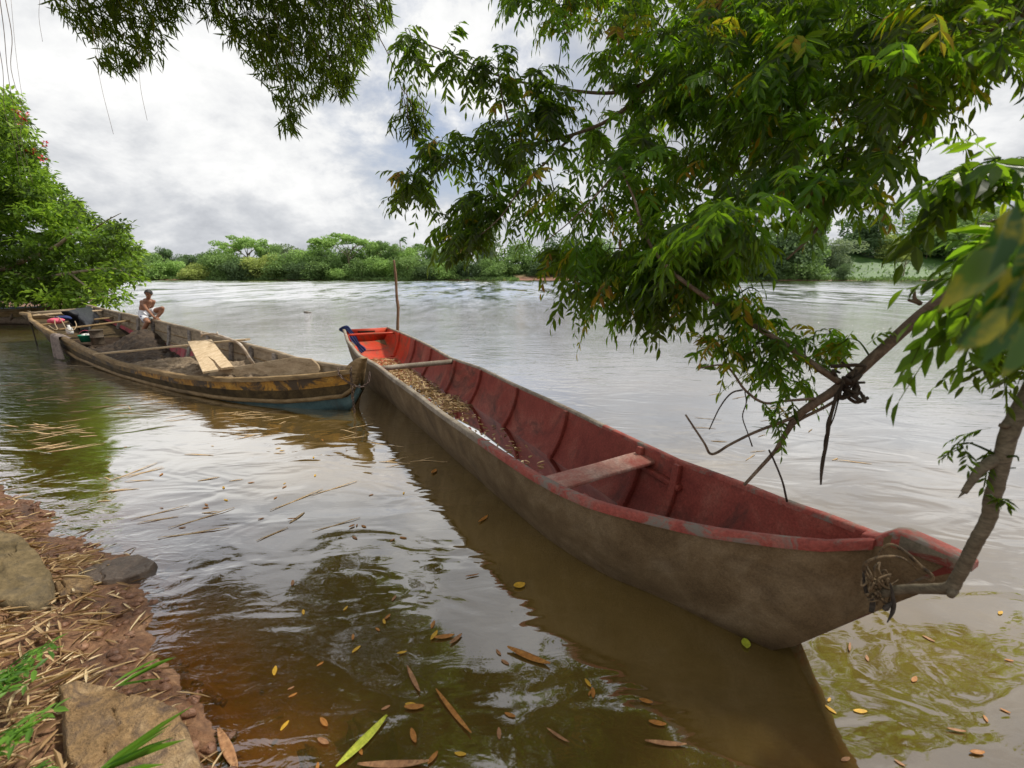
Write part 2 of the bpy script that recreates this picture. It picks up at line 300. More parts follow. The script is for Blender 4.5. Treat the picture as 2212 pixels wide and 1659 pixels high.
# ---------------- shore, river bed, ground ----------------
SH = [P(x, y)[:2] for x, y in [(0, 1072), (60, 1092), (120, 1128), (170, 1168), (215, 1190), (300, 1208), (318, 1232), (262, 1258), (335, 1300), (312, 1345), (285, 1392), (340, 1440), (372, 1490), (440, 1570), (500, 1680)]]
SH = [np.array(q) for q in [(-60, 16), (-30, 14.0), (-20, 11.5), (-12.5, 8.6), (-8, 5.9)]] + SH + [np.array(q) for q in [(-0.5, 0.75), (0.6, 0.6), (3, 0.5), (7, 1.2), (15, 2), (60, 4)]]
SH = np.array(SH)
LB = np.array([(-200, 60), (-60, 24), (-34, 22.5), (-29.5, 24), (-29, 30), (-36, 42), (-75, 78), (-230, 200)])   # left point with the flowering tree
FB = np.array([(-700, 215), (-260, 205), (-120, 200), (-60, 198), (-10, 196), (20, 192), (60, 188), (110, 182), (200, 178), (700, 176)])
def pline_d(p, L, side=True):
    best = np.full(len(p), 1e9); sg = np.ones(len(p))
    for a, b in zip(L[:-1], L[1:]):
        ab = b - a; t = np.clip(((p - a) @ ab) / (ab @ ab), 0, 1); q = a + t[:, None] * ab; d = np.linalg.norm(p - q, axis=1)
        cr = ab[0] * (p[:, 1] - a[1]) - ab[1] * (p[:, 0] - a[0]); k = d < best - 1e-9; best[k] = d[k]; sg[k] = np.sign(cr[k])
    return best * sg
def fbm(x, y, s=1.0, seed=0, oct=5):
    out = 0; a = 1.0
    r_ = np.random.default_rng(seed)
    for i in range(oct):
        for j in range(3):
            th = r_.uniform(0, 6.28); k = s * (2.03 ** i) * r_.uniform(0.7, 1.3); out = out + a / 3 * np.sin(k * (x * math.cos(th) + y * math.sin(th)) + r_.uniform(0, 6.28) + 1.3 * np.sin(k * 0.6 * (y * math.cos(th) - x * math.sin(th)) + r_.uniform(0, 6.28)))
        a *= 0.55
    return out
def land(x, y):
    p = np.stack([x, y], 1)
    d1 = -pline_d(p, SH); d2 = pline_d(p, LB); d3 = pline_d(p, FB)
    near = np.where(d1 > 0, 0.015 + 0.16 * np.minimum(d1, 1.6) + 0.02 * np.clip(d1 - 1.6, 0, 60), 0.34 * d1)
    left = np.where(d2 > 0, 0.02 + 0.09 * np.minimum(d2, 10), 0.2 * d2)
    far = np.where(d3 > 0, 0.05 + (0.13 + 0.14 * np.clip((x - 110) / 30, 0, 1)) * np.minimum(d3, 60), 0.1 * d3)
    near = near + (fbm(x, y, 5.0, 3) * 0.022 + fbm(x, y, 19.0, 8, 4) * 0.012) * np.clip((d1 + 0.5) * 2.2, 0.25, 1) * (np.abs(d1) < 8)
    near = np.clip(near, -1.8, 30); left = np.clip(left, -1.8, 30)
    far = np.where(d3 > 0, far + fbm(x, y, 0.08, 5) * 0.5, far)
    return np.maximum(np.maximum(near, left), np.clip(far, -1.8, 60))
def graded(segs):
    out = []
    for a, b, s in segs: out += list(np.arange(a, b - 1e-6, s))
    out.append(segs[-1][1]); return np.array(out)
gx = graded([(-900, -300, 60), (-300, -60, 12), (-60, -10, 1.5), (-10, -5, 0.2), (-5, -0.6, 0.035), (-0.6, 3, 0.12), (3, 10, 0.7), (10, 60, 5), (60, 300, 12), (300, 900, 60)])
gy = graded([(-60, -5, 5), (-5, 0.6, 0.4), (0.6, 4.5, 0.035), (4.5, 12, 0.4), (12, 50, 1.5), (50, 170, 10), (170, 260, 2.5), (260, 500, 20), (500, 1400, 90)])
GX, GY = np.meshgrid(gx, gy); GZ = land(GX.ravel(), GY.ravel())
def grid_faces(nx, ny):
    i = np.arange(nx - 1)[None, :] + np.arange(ny - 1)[:, None] * nx
    return np.stack([i, i + 1, i + 1 + nx, i + nx], -1).reshape(-1, 4)
def ground_mat():
    m, t, b, o, c = new_mat('ground'); v = c.outputs['Object']
    sep = N(t, 'ShaderNodeSeparateXYZ'); t.links.new(v, sep.inputs[0])
    n1 = noise(t, v, 3, 8, 0.65, 0.4); fn = noise(t, v, 26, 6, 0.7)
    mud = ramp(t, n1, [(0.3, (0.075, 0.034, 0.016)), (0.5, (0.19, 0.092, 0.042)), (0.68, (0.33, 0.19, 0.10))])
    mud = mixc(t, 1.0, mud, ramp(t, fn, [(0.35, (0.55, 0.5, 0.5)), (0.65, (1.3, 1.3, 1.3))]), 'MULTIPLY')
    bed = ramp(t, noise(t, v, 2.0, 6, 0.6), [(0.35, (0.24, 0.12, 0.04)), (0.65, (0.48, 0.27, 0.11))])
    under = ramp(t, math_node(t, 'ADD', math_node(t, 'MULTIPLY', sep.outputs[2], 10), 0.5), [(0.2, (1, 1, 1)), (0.45, (0, 0, 0))])
    col = mixc(t, under, mud, bed)
    gn = noise(t, v, 0.35, 8, 0.65)
    gr = ramp(t, gn, [(0.35, (0.03, 0.075, 0.014)), (0.5, (0.055, 0.125, 0.022)), (0.65, (0.09, 0.17, 0.035))])
    soil = ramp(t, gn, [(0.4, (0.17, 0.08, 0.05)), (0.6, (0.28, 0.15, 0.10))])
    isfar = ramp(t, math_node(t, 'MULTIPLY', sep.outputs[1], 0.01), [(0.8, (0, 0, 0)), (0.82, (1, 1, 1))])
    # bare red earth bank right at the far waterline, grass above
    xr = math_node(t, 'MULTIPLY', sep.outputs[0], 0.01)
    bare = ramp(t, xr, [(-0.0, (0.0, 0, 0)), (0.0, (0, 0, 0)), (0.02, (1, 1, 1)), (0.27, (1, 1, 1)), (0.31, (0, 0, 0))])
    lowz = ramp(t, math_node(t, 'ADD', math_node(t, 'MULTIPLY', sep.outputs[2], 0.2), math_node(t, 'MULTIPLY', gn, 0.3)), [(0.3, (1, 1, 1)), (0.9, (0, 0, 0))])
    edge = ramp(t, sep.outputs[2], [(0.35, (1, 1, 1)), (0.6, (0, 0, 0))])
    sb = math_node(t, 'MAXIMUM', math_node(t, 'MULTIPLY', bare, lowz), edge)
    col = mixc(t, isfar, col, mixc(t, sb, gr, soil))
    setc(t, b, col, ramp(t, n1, [(0.4, (0.35, 0.35, 0.35)), (0.6, (0.8, 0.8, 0.8))]), 0.45)
    bump(t, b, math_node(t, 'ADD', n1, math_node(t, 'MULTIPLY', fn, 0.5)), 1.0, 0.06)
    return m
M['ground'] = ground_mat()
g = mesh_obj('ground', np.stack([GX.ravel(), GY.ravel(), GZ], 1), grid_faces(len(gx), len(gy)), M['ground']); tag(g, kind='structure')

def water_mat():
    m, t, b, o, c = new_mat('river_water'); t.nodes.remove(b)
    v = c.outputs['Object']
    sep = N(t, 'ShaderNodeSeparateXYZ'); t.links.new(v, sep.inputs[0])
    # ripples: slow warped swell near, wind ripples further out
    lv = N(t, 'ShaderNodeVectorMath', operation='LENGTH'); t.links.new(v, lv.inputs[0]); dist = lv.outputs['Value']
    farf = ramp(t, math_node(t, 'MULTIPLY', dist, 0.02), [(0.13, (0, 0, 0)), (0.45, (1, 1, 1)), (0.7, (.6, .6, .6)), (1, (0, 0, 0))])
    s1 = noise(t, scaled(t, c, (1.1, 2.2, 1), (0, 0, R(12))), 0.9, 2, 0.5, 1.2)
    s2 = noise(t, scaled(t, c, (1.0, 2.6, 1), (0, 0, R(-8))), 3.2, 3, 0.5, 0.8)
    s3 = noise(t, scaled(t, c, (0.9, 3.2, 1), (0, 0, R(5))), 3.0, 5, 0.62, 0.3)
    s4 = noise(t, scaled(t, c, (0.35, 1.0, 1), (0, 0, R(2))), 1.2, 6, 0.68, 0.2)
    calm = noise(t, v, 0.5, 3, 0.5)
    a = math_node(t, 'ADD', math_node(t, 'MULTIPLY', s1, 0.019), math_node(t, 'MULTIPLY', s2, 0.0016))
    f1 = math_node(t, 'MULTIPLY', math_node(t, 'MULTIPLY', s3, farf), 0.034)
    f2 = math_node(t, 'MULTIPLY', math_node(t, 'MULTIPLY', s4, farf), 0.075)
    s5 = noise(t, scaled(t, c, (0.10, 0.42, 1), (0, 0, R(3))), 1.0, 5, 0.7, 0.3)
    far2 = ramp(t, math_node(t, 'MULTIPLY', dist, 0.01), [(0.12, (0, 0, 0)), (0.6, (1, 1, 1))])
    f3 = math_node(t, 'MULTIPLY', math_node(t, 'MULTIPLY', s5, far2), 0.0)
    at0 = N(t, 'ShaderNodeAttribute', attribute_name='var'); s7 = noise(t, scaled(t, c, (1, 2.0, 1), (0, 0, R(-25))), 5.5, 3, .55, .9)
    f4 = math_node(t, 'MULTIPLY', math_node(t, 'MULTIPLY', s7, math_node(t, 'POWER', at0.outputs['Fac'], 4.0)), 0.006)
    hgt = math_node(t, 'ADD', math_node(t, 'ADD', a, math_node(t, 'ADD', f3, f4)), math_node(t, 'ADD', f1, f2))
    bp = N(t, 'ShaderNodeBump'); bp.inputs['Strength'].default_value = 1.0; bp.inputs['Distance'].default_value = 1.0; t.links.new(hgt, bp.inputs['Height'])
    def chop(sx, sy, rot, lo, hi, k, bias=0.0):
        n_ = N(t, 'ShaderNodeTexNoise'); n_.inputs['Scale'].default_value = 1.0; n_.inputs['Detail'].default_value = 5; n_.inputs['Roughness'].default_value = .68
        t.links.new(scaled(t, c, (sx, sy, 1), (0, 0, R(rot))), n_.inputs['Vector'])
        f_ = ramp(t, math_node(t, 'MULTIPLY', dist, 0.01), [(lo, (0, 0, 0)), (hi, (1, 1, 1))])
        v_ = N(t, 'ShaderNodeVectorMath', operation='SUBTRACT'); t.links.new(n_.outputs['Color'], v_.inputs[0]); v_.inputs[1].default_value = (.5, .5 + bias, .5)
        w_ = N(t, 'ShaderNodeVectorMath', operation='MULTIPLY'); t.links.new(v_.outputs[0], w_.inputs[0]); w_.inputs[1].default_value = (k * .5, k, 0)
        u_ = N(t, 'ShaderNodeVectorMath', operation='SCALE'); t.links.new(w_.outputs[0], u_.inputs[0]); t.links.new(f_, u_.inputs['Scale']); return u_.outputs[0]
    def vadd(a_, b_):
        v_ = N(t, 'ShaderNodeVectorMath', operation='ADD'); t.links.new(a_, v_.inputs[0]); t.links.new(b_, v_.inputs[1]); return v_.outputs[0]
    nn_ = vadd(vadd(bp.outputs[0], chop(.30, .045, 2, .30, .8, .55, .11)), chop(.9, .26, -3, .07, .30, .40, .08))
    nz = N(t, 'ShaderNodeVectorMath', operation='NORMALIZE'); t.links.new(nn_, nz.inputs[0]); NRM = nz.outputs[0]
    at = N(t, 'ShaderNodeAttribute', attribute_name='var')      # 1 in water shallow enough to show the bed
    dn = noise(t, v, 0.8, 5, 0.6)
    mudc = ramp(t, dn, [(0.35, (0.125, 0.080, 0.020)), (0.65, (0.19, 0.122, 0.032))])
    dif = N(t, 'ShaderNodeBsdfDiffuse'); t.links.new(mudc, dif.inputs[0])
    trn = N(t, 'ShaderNodeBsdfTransparent'); trn.inputs[0].default_value = (0.80, 0.62, 0.38, 1)
    m1 = N(t, 'ShaderNodeMixShader'); t.links.new(at.outputs['Fac'], m1.inputs[0]); t.links.new(dif.outputs[0], m1.inputs[1]); t.links.new(trn.outputs[0], m1.inputs[2])
    gl = N(t, 'ShaderNodeBsdfGlossy'); gl.inputs['Roughness'].default_value = 0.03; gl.inputs[0].default_value = (1, 1, 1, 1); t.links.new(NRM, gl.inputs['Normal'])
    fr = N(t, 'ShaderNodeFresnel'); fr.inputs['IOR'].default_value = 1.45; t.links.new(bp.outputs[0], fr.inputs['Normal'])
    fac = ramp(t, fr.outputs[0], [(0.03, (0.20,) * 3), (0.05, (0.27,) * 3), (0.10, (0.46,) * 3), (0.20, (0.70,) * 3), (0.6, (0.97,) * 3)])
    m2 = N(t, 'ShaderNodeMixShader'); t.links.new(fac, m2.inputs[0]); t.links.new(m1.outputs[0], m2.inputs[1]); t.links.new(gl.outputs[0], m2.inputs[2])
    t.links.new(m2.outputs[0], o.inputs[0])
    return m
M['water'] = water_mat()
wx = graded([(-900, -60, 60), (-60, -8, 4), (-8, 8, 0.12), (8, 60, 4), (60, 900, 60)])
wy = graded([(-40, -1, 4), (-1, 9, 0.12), (9, 60, 4), (60, 420, 30)])
WX, WY = np.meshgrid(wx, wy); dep = -land(WX.ravel(), WY.ravel())
shal = np.clip(1 - (dep - 0.02) / 0.62, 0, 1) ** 1.2
wo_ = mesh_obj('river', np.stack([WX.ravel(), WY.ravel(), np.zeros(WX.size)], 1), grid_faces(len(wx), len(wy)), M['water'], var=shal); tag(wo_, kind='structure')

# ---------------- boats ----------------
class Boat:
    """a hull lofted between a near and a far gunwale line; s runs from bow to stern, w across"""
    def __init__(s, near, far, bow, stern, zb, wb, floor, inset_in):
        s.bow = np.array(bow[:2]); ax = np.array(stern[:2]) - s.bow; s.L = np.linalg.norm(ax); s.ax = ax / s.L
        s.pp = np.array([-s.ax[1], s.ax[0]])
        n = np.array(near); f = np.array(far)
        if ((n.mean(0) - f.mean(0))[:2] @ s.pp) < 0: s.pp = -s.pp
        def cv(m):
            a = (m[:, :2] - s.bow) @ s.ax; o = np.argsort(a); return a[o], ((m[:, :2] - s.bow) @ s.pp)[o], m[o, 2]
        s.n = cv(n); s.f = cv(f); s.zb = zb; s.wb = wb; s.floor = floor; s.ii = inset_in
    def it(s, t, k): return np.interp(t, t_[0], t_[k])
    def N_(s, t): return np.interp(t, s.n[0], s.n[1]), np.interp(t, s.n[0], s.n[2])
    def F_(s, t): return np.interp(t, s.f[0], s.f[1]), np.interp(t, s.f[0], s.f[2])
    def w2(s, t, w, z): q = s.bow + s.ax * t + s.pp * w; return np.array([q[0], q[1], z])
    def outer(s, t):
        wn, zn = s.N_(t); wf, zf = s.F_(t); zb = np.interp(t, *s.zb); k = np.interp(t, *s.wb); c = (wn + wf) / 2; h = (wn - wf) / 2
        hb = max(min(h * k, h), 0.03); out = []
        for u in np.linspace(0, 1, 7):                         # near side down
            z = zn + (zb - zn) * u; out.append((c + h + (hb - h) * (0.25 * u + 0.75 * u ** 2.2), z))
        out.append((c, zb - 0.03 * (hb > 0.1)))
        for u in np.linspace(1, 0, 7):
            z = zf + (zb - zf) * u; out.append((c - h - (hb - h) * (0.25 * u + 0.75 * u ** 2.2), z))
        return [s.w2(t, w, z) for w, z in out]
    def side_in(s, t, u, far=True, th=0.03):
        wn, zn = s.N_(t); wf, zf = s.F_(t); c = (wn + wf) / 2; h = (wn - wf) / 2 - th; fl = np.interp(t, *s.floor)
        hb = max(h * np.interp(t, *s.ii), 0.01); zg = zf if far else zn; z = zg + (fl - zg) * u
        w = h + (hb - h) * (0.3 * u + 0.7 * u ** 2.4)
        return s.w2(t, c - w if far else c + w, z)
    def inner(s, t):
        return [s.side_in(t, u, False) for u in np.linspace(0.0, 1, 7)] + [s.w2(t, *(lambda wn, wf: ((wn + wf) / 2,))(s.N_(t)[0], s.F_(t)[0]), np.interp(t, *s.floor))] + [s.side_in(t, u, True) for u in np.linspace(1, 0.0, 7)]
    def rim(s, t, near, out=0.022, inn=0.04, up=0.012, dn=0.045):
        w, z = s.N_(t) if near else s.F_(t); wn = s.N_(t)[0]; wf = s.F_(t)[0]; c = (wn + wf) / 2; sg = 1 if near else -1
        a = w + sg * out; b = w - sg * inn
        if near: b = max(b, c + 0.004)
        else: b = min(b, c - 0.004)
        return [s.w2(t, a, z - dn), s.w2(t, a, z + up * 0.4), s.w2(t, a - sg * out * 0.5, z + up), s.w2(t, b + sg * 0.006, z + up), s.w2(t, b, z + up * 0.3), s.w2(t, b, z - dn * 0.6)]

def jitter(G, a, sd):
    G = np.array(G); G = G + np.stack([wob(G, a, 0.35, sd), wob(G, a, 0.3, sd + 3), wob(G, a * 0.7, 0.3, sd + 5)], -1); return G

# --- red boat ---
rn = [P(*q) for q in [(743, 713, .72), (750, 737, .68), (775, 768, .65), (815, 790, .62), (849, 817, .61), (907, 857, .6), (958, 896, .6), (1027, 944, .6), (1095, 988, .6), (1146, 1021, .6), (1215, 1058, .6), (1283, 1086, .61), (1351, 1104, .62), (1458, 1130, .65), (1545, 1147, .68), (1662, 1163, .72), (1779, 1173, .76), (1880, 1174, .80)]]
rf = [P(*q) for q in [(835, 706, .72), (861, 716, .69), (897, 731, .66), (933, 749, .63), (975, 773, .62), (1039, 795, .61), (1117, 832, .6), (1225, 882, .6), (1392, 960, .61), (1471, 997, .63), (1603, 1045, .67), (1705, 1086, .72), (1818, 1123, .76), (1885, 1152, .80)]]
bowR = P(1899, 1163, .80); sternR = (rn[0] + rf[0]) / 2
# the solid stem head carries both lines on past the end of the cockpit
axR = (sternR - bowR)[:2]; LR = np.linalg.norm(axR); axR /= LR
def past(d, w, z):
    pr = np.array([-axR[1], axR[0]]); 
    if (pr @ (rn[5] - rf[5])[:2]) < 0: pr = -pr
    q = bowR[:2] - axR * d + pr * w; return np.array([q[0], q[1], z])
rn += [past(0.0, .036, .80), past(0.07, .034, .885), past(0.30, .03, .875)]
rf += [past(0.0, -.036, .80), past(0.07, -.034, .885), past(0.30, -.03, .875)]
RB = Boat(rn, rf, bowR, sternR, zb=([-.30, .28, 1.4, LR - 2.4, LR - 1.0, LR], [.80, .0, -.12, -.12, .05, .44]), wb=([-.3, .28, .9, 1.8, LR - 2.5, LR], [1, .35, .42, .56, .66, .8]),
          floor=([.0, .5, 1.2, LR - 1.6, LR - .8, LR], [.60, .30, .055, .055, .15, .42]), inset_in=([0, .8, 1.8, LR - 1.5, LR], [.6, .5, .58, .68, .8]))
def q3(v): return tuple(float(x) for x in v)
red = thing('wooden_boat', 'long narrow boat, red inside and weathered grey outside, tied to a tree limb', 'boat', q3(RB.w2(LR / 2, 0, 0)))
tsR = np.concatenate([np.linspace(-.30, 0, 7), np.linspace(0.04, 1.2, 14), np.linspace(1.3, LR, 56)])
b = MB(); G = np.array([RB.outer(t) for t in tsR]); G = jitter(G, 0.004, 1); n0 = len(b.f)
b.grid(G, 0)
b.m = [1 if tsR[k // 14] < 0.02 and False else 0 for k in range(len(b.f))]
b.add(G[0], [list(range(15))]); b.add(G[-1], [list(range(15))[::-1]])
hull_r = b.obj('hull', [M['hull_grey']], red)
b = MB(); ti = np.linspace(0.03, LR - 0.03, 70); G = np.array([RB.inner(t) for t in ti]); G = jitter(G, 0.004, 1)
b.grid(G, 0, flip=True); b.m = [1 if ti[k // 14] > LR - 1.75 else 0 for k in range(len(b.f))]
b.add(G[-1], [list(range(15))], 1)
b.obj('inner_lining', [M['red_in'], M['red_bright']], red)
for near in (True, False):
    b = MB(); tr_ = np.linspace(0.0, LR, 80); G = np.array([RB.rim(t, near, .018, .042 if near else .035, .012, .040 if near else .03) for t in tr_]); G = jitter(G, .004, 1)
    b.grid(G, 0, flip=near)
    lim = 2.5 if near else 2.2
    b.m = [0 if tr_[k // 5] < lim else 1 for k in range(len(b.f))]
    b.add(G[0], [list(range(6))]); b.add(G[-1], [list(range(6))])
    b.obj('gunwale', [M['red_rim'], M['grey_rim']], red)
# stem head: raised solid block
b = MB(); 
sec = []
for d, w, z, dn in [(-.06, .030, .80, .03), (0.0, .045, .822, .05), (.055, .050, .878, .07), (.09, .052, .892, .08), (.20, .050, .886, .07), (.31, .046, .878, .05), (.325, .034, .868, .03)]:
    sec.append([past(d, w, z - dn), past(d, w, z - .012), past(d, w * .75, z), past(d, -w * .75, z), past(d, -w, z - .012), past(d, -w, z - dn)])
b.grid(np.array(sec), 0); b.m = [1 if k % 5 in (0, 4) and k // 5 > 2 else 0 for k in range(len(b.f))]; b.add(sec[0], [list(range(6))]); b.add(sec[-1], [list(range(6))[::-1]])
b.obj('stem_head', [M['red_rim'], M['hull_bow']], red, bevel=0.004)
# thicker painted nose below the head
b = MB(); sec = []
for u in np.linspace(0, 1, 9):
    d = -.27 + .57 * u; z = .0 + .82 * u
    sec.append([past(d - .05, .036, z), past(d + .012, .030, z), past(d + .012, -.030, z), past(d - .05, -.036, z)])
b.grid(np.array(sec), 0); b.add(sec[0], [(0, 1, 2, 3)]); b.add(sec[-1], [(3, 2, 1, 0)])
b.obj('stem_post', [M['hull_bow']], red, bevel=0.004)
# transom with its red inside and a hand slot
b = MB(); o_ = [RB.side_in(LR, u, False, .0) for u in np.linspace(0, 1, 5)] + [RB.side_in(LR, u, True, .0) for u in np.linspace(1, 0, 5)]
o2 = [q - np.append(RB.ax, 0) * .045 for q in o_]
b.add(o_ + o2, [list(range(10))[::-1], list(range(10, 20))] + [(i, (i + 1) % 10, 10 + (i + 1) % 10, 10 + i) for i in range(10)])
b.obj('transom', [M['red_bright']], red)
b = MB(); cw = (RB.N_(LR)[0] + RB.F_(LR)[0]) / 2; b.beam(RB.w2(LR - .052, cw - .20, .645), RB.w2(LR - .052, cw + .22, .65), .012, .035); b.obj('hand_slot', [M['shade_dark']], red)  # dark bar painted in for the shade of the slot opening
def s_at(boat, x, y, z, far=True):
    q = P(x, y, z)[:2]; return float((q - boat.bow) @ boat.ax)
def rib(boat, s_, mat, parent, far=True, wid=.065, th=.045, u1=1.0, u0=.02, foot=.10):
    b = MB(); us = list(np.linspace(u0, u1, 12)); pts = [boat.side_in(s_, u, far, .03) for u in us]; c = boat.w2(s_, (boat.N_(s_)[0] + boat.F_(s_)[0]) / 2, pts[-1][2])
    foot_p = pts[-1] + nrm(c - pts[-1]) * foot; foot_p[2] = pts[-1][2] + .004; pts.append(foot_p)
    A3 = np.append(boat.ax, 0); sec = []
    pts = np.array(pts); tg = nrm(np.gradient(pts, axis=0))
    for k, (p, tt) in enumerate(zip(pts, tg)):
        nn = nrm(np.cross(tt, A3)); 
        if nn @ (c - p) < 0: nn = -nn
        h_ = th * (1 if k < len(pts) - 2 else .6); w_ = wid * (1 if 0 < k < len(pts) - 1 else .75)
        a = A3 * w_ / 2
        sec.append([p - a - nn * .01, p - a * .9 + nn * h_, p + a * .9 + nn * h_, p + a - nn * .01])
    b.grid(np.array(sec), 0, closeu=True); b.add(sec[0], [(0, 1, 2, 3)]); b.add(sec[-1], [(3, 2, 1, 0)])
    return b.obj('rib', [mat], parent, bevel=.006)
ribs = [(861, 718, .69), (897, 733, .66), (933, 751, .63), (975, 780, .61), (1039, 798, .61), (1117, 836, .6), (1225, 886, .6), (1392, 962, .61), (1471, 1000, .63)]
ribS = []
for x, y, z in ribs:
    s_ = s_at(RB, x, y, z); ribS.append(s_)
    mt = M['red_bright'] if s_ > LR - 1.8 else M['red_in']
    rib(RB, s_, mt, red, True); rib(RB, s_, mt, red, False)
def thwart(boat, s_, wid, th, drop, mat, parent, name='thwart', over=.0, round_=False, ds=0.0):
    wn, zn = boat.N_(s_); wf, zf = boat.F_(s_ + ds)
    a = boat.w2(s_, wn - .04 + over, zn - drop); c = boat.w2(s_ + ds, wf + .04 - over, zf - drop); b = MB()
    if round_:
        V, F = tube(np.linspace(a, c, 10), wid / 2, 12); V = np.array(V); m = V[:, 2].mean(); b.add(V, F)
        o = b.obj(name, [mat], parent); return o
    n = 12; sec = []
    for u in np.linspace(0, 1, n):
        p = a + (c - a) * u; A3 = np.append(boat.ax, 0) * wid / 2 * (1 + .04 * math.sin(u * 9)); sec.append([p - A3, p - A3 + (0, 0, th), p + A3 + (0, 0, th), p + A3])
    b.grid(np.array(sec), 0, closeu=True); b.add(sec[0], [(0, 1, 2, 3)]); b.add(sec[-1], [(3, 2, 1, 0)])
    return b.obj(name, [mat], parent, bevel=.008)
M['thwart_red'] = worn('scuffed_seat', [(0.33, 0.11, 0.08), (0.42, 0.22, 0.17), (0.50, 0.36, 0.30)], (0.36, 0.07, 0.05), 4, 0.7, thr=(0.50, 0.66), sscale=3)
thwart(RB, s_at(RB, 1392, 962, .61) - .06, .22, .032, .10, M['thwart_red'], red, 'seat_plank')
tl = thwart(RB, s_at(RB, 975, 776, .62) + .02, .085, .05, .045, M['grey_rim'], red, 'seat_plank', round_=True); 
thwart(RB, LR - .55, .05, .05, .06, M['red_bright'], red, 'seat_plank', round_=True)
# riser cleat carrying the seat
b = MB(); sa = s_at(RB, 1392, 962, .61)
b.beam(RB.side_in(sa - .50, .30, True, .05), RB.side_in(sa + .16, .26, True, .05), .05, .04); b.obj('seat_cleat', [M['red_in']], red, bevel=.005)
# floor boards under the bilge water
b = MB()
for k, w in enumerate((-.17, -.02, .15)):
    pts = []
    for s_ in np.linspace(1.9, LR - 3.5, 14):
        c = (RB.N_(s_)[0] + RB.F_(s_)[0]) / 2; pts.append((s_, c + w))
    sec = [[RB.w2(a, c - .055, .06), RB.w2(a, c - .055, .078 + .006 * (k == 1)), RB.w2(a, c + .055, .078 + .006 * (k == 1)), RB.w2(a, c + .055, .06)] for a, c in pts]
    b.grid(np.array(sec), 0, closeu=True)
b.obj('floor_boards', [M['wood_brown']], red)
# bilge water
def bilge_mat():
    m, t, b, o, c = new_mat('bilge_water'); t.nodes.remove(b)
    trn = N(t, 'ShaderNodeBsdfTransparent'); trn.inputs[0].default_value = (0.72, 0.50, 0.26, 1)
    df = N(t, 'ShaderNodeBsdfDiffuse'); df.inputs[0].default_value = (0.24, 0.14, 0.055, 1); m0 = N(t, 'ShaderNodeMixShader'); m0.inputs[0].default_value = 0.5
    t.links.new(trn.outputs[0], m0.inputs[1]); t.links.new(df.outputs[0], m0.inputs[2])
    gl = N(t, 'ShaderNodeBsdfGlossy'); gl.inputs['Roughness'].default_value = 0.02
    fr = N(t, 'ShaderNodeFresnel'); fr.inputs['IOR'].default_value = 1.45
    m2 = N(t, 'ShaderNodeMixShader'); t.links.new(math_node(t, 'MULTIPLY', fr.outputs[0], 1.1, True), m2.inputs[0]); t.links.new(m0.outputs[0], m2.inputs[1]); t.links.new(gl.outputs[0], m2.inputs[2]); t.links.new(m2.outputs[0], o.inputs[0])
    return m
M['bilge'] = bilge_mat()
b = MB(); sec = []
for s_ in np.linspace(1.15, LR - 2.0, 40):
    wn = RB.N_(s_)[0]; wf = RB.F_(s_)[0]; c = (wn + wf) / 2; h = ((wn - wf) / 2) * np.interp(s_, *RB.ii) + .01
    sec.append([RB.w2(s_, c - h, .10), RB.w2(s_, c, .10), RB.w2(s_, c + h, .10)])
b.grid(np.array(sec)); bw = b.obj('bilge_water', [M['bilge']]); tag(bw, 'brown rain water lying in the bottom of the red boat', 'water', kind='stuff')

# --- leaves as arrays ---
T_LEAF = (np.array([(0, 0, 0), (0, .34, -.03), (0, .70, -.05), (0, 1, -.10), (-.42, .30, .05), (-.40, .62, .02), (.42, .30, .05), (.40, .62, .02)]),
          np.array([(0, 6, 1, 1), (0, 1, 4, 4), (1, 6, 7, 2), (1, 2, 5, 4), (2, 7, 3, 3), (2, 3, 5, 5)]))
T_QUAD = (np.array([(0, 0, 0), (.5, .45, .06), (0, 1, -.05), (-.5, .45, .06)]), np.array([(0, 1, 2, 3)]))
T_LANCE = (np.array([(0, 0, 0), (.5, .30, .0), (.28, .72, -.08), (0, 1, -.2), (-.28, .72, -.08), (-.5, .30, .0)]), np.array([(0, 1, 2, 3), (0, 3, 4, 5)]))
def leaf_array(pos, axis, nor, ln, wd, var, T):
    pos = np.asarray(pos, float); y = nrm(axis); x = nrm(np.cross(y, nor)); z = np.cross(x, y)
    tv, tf = T; n = len(pos); k = len(tv); ln = np.broadcast_to(ln, n); wd = np.broadcast_to(wd, n)
    V = pos[:, None] + tv[None, :, 0, None] * (x * wd[:, None])[:, None] + tv[None, :, 1, None] * (y * ln[:, None])[:, None] + tv[None, :, 2, None] * (z * ln[:, None])[:, None]
    F = (tf[None] + (np.arange(n) * k)[:, None, None]).reshape(-1, tf.shape[1])
    return V.reshape(-1, 3), F, np.repeat(np.broadcast_to(var, n), k)
def join_arrays(L):
    V = []; F = []; A = []; o = 0
    for v, f, a in L: V.append(v); F.append(f + o); A.append(a); o += len(v)
    return np.concatenate(V), np.concatenate(F), np.concatenate(A)
def arr_obj(name, arrs, mat, parent=None, smooth=False, **k):
    v, f, a = join_arrays(arrs); 
    tri = f[:, -1] == f[:, -2]
    fl = [list(q[:3]) if t_ else list(q) for q, t_ in zip(f.tolist(), tri.tolist())] if tri.any() else f
    return mesh_obj(name, v, fl, mat, parent, var=a, smooth=smooth, **k)
def randdir(n): return nrm(rng.normal(size=(n, 3)))

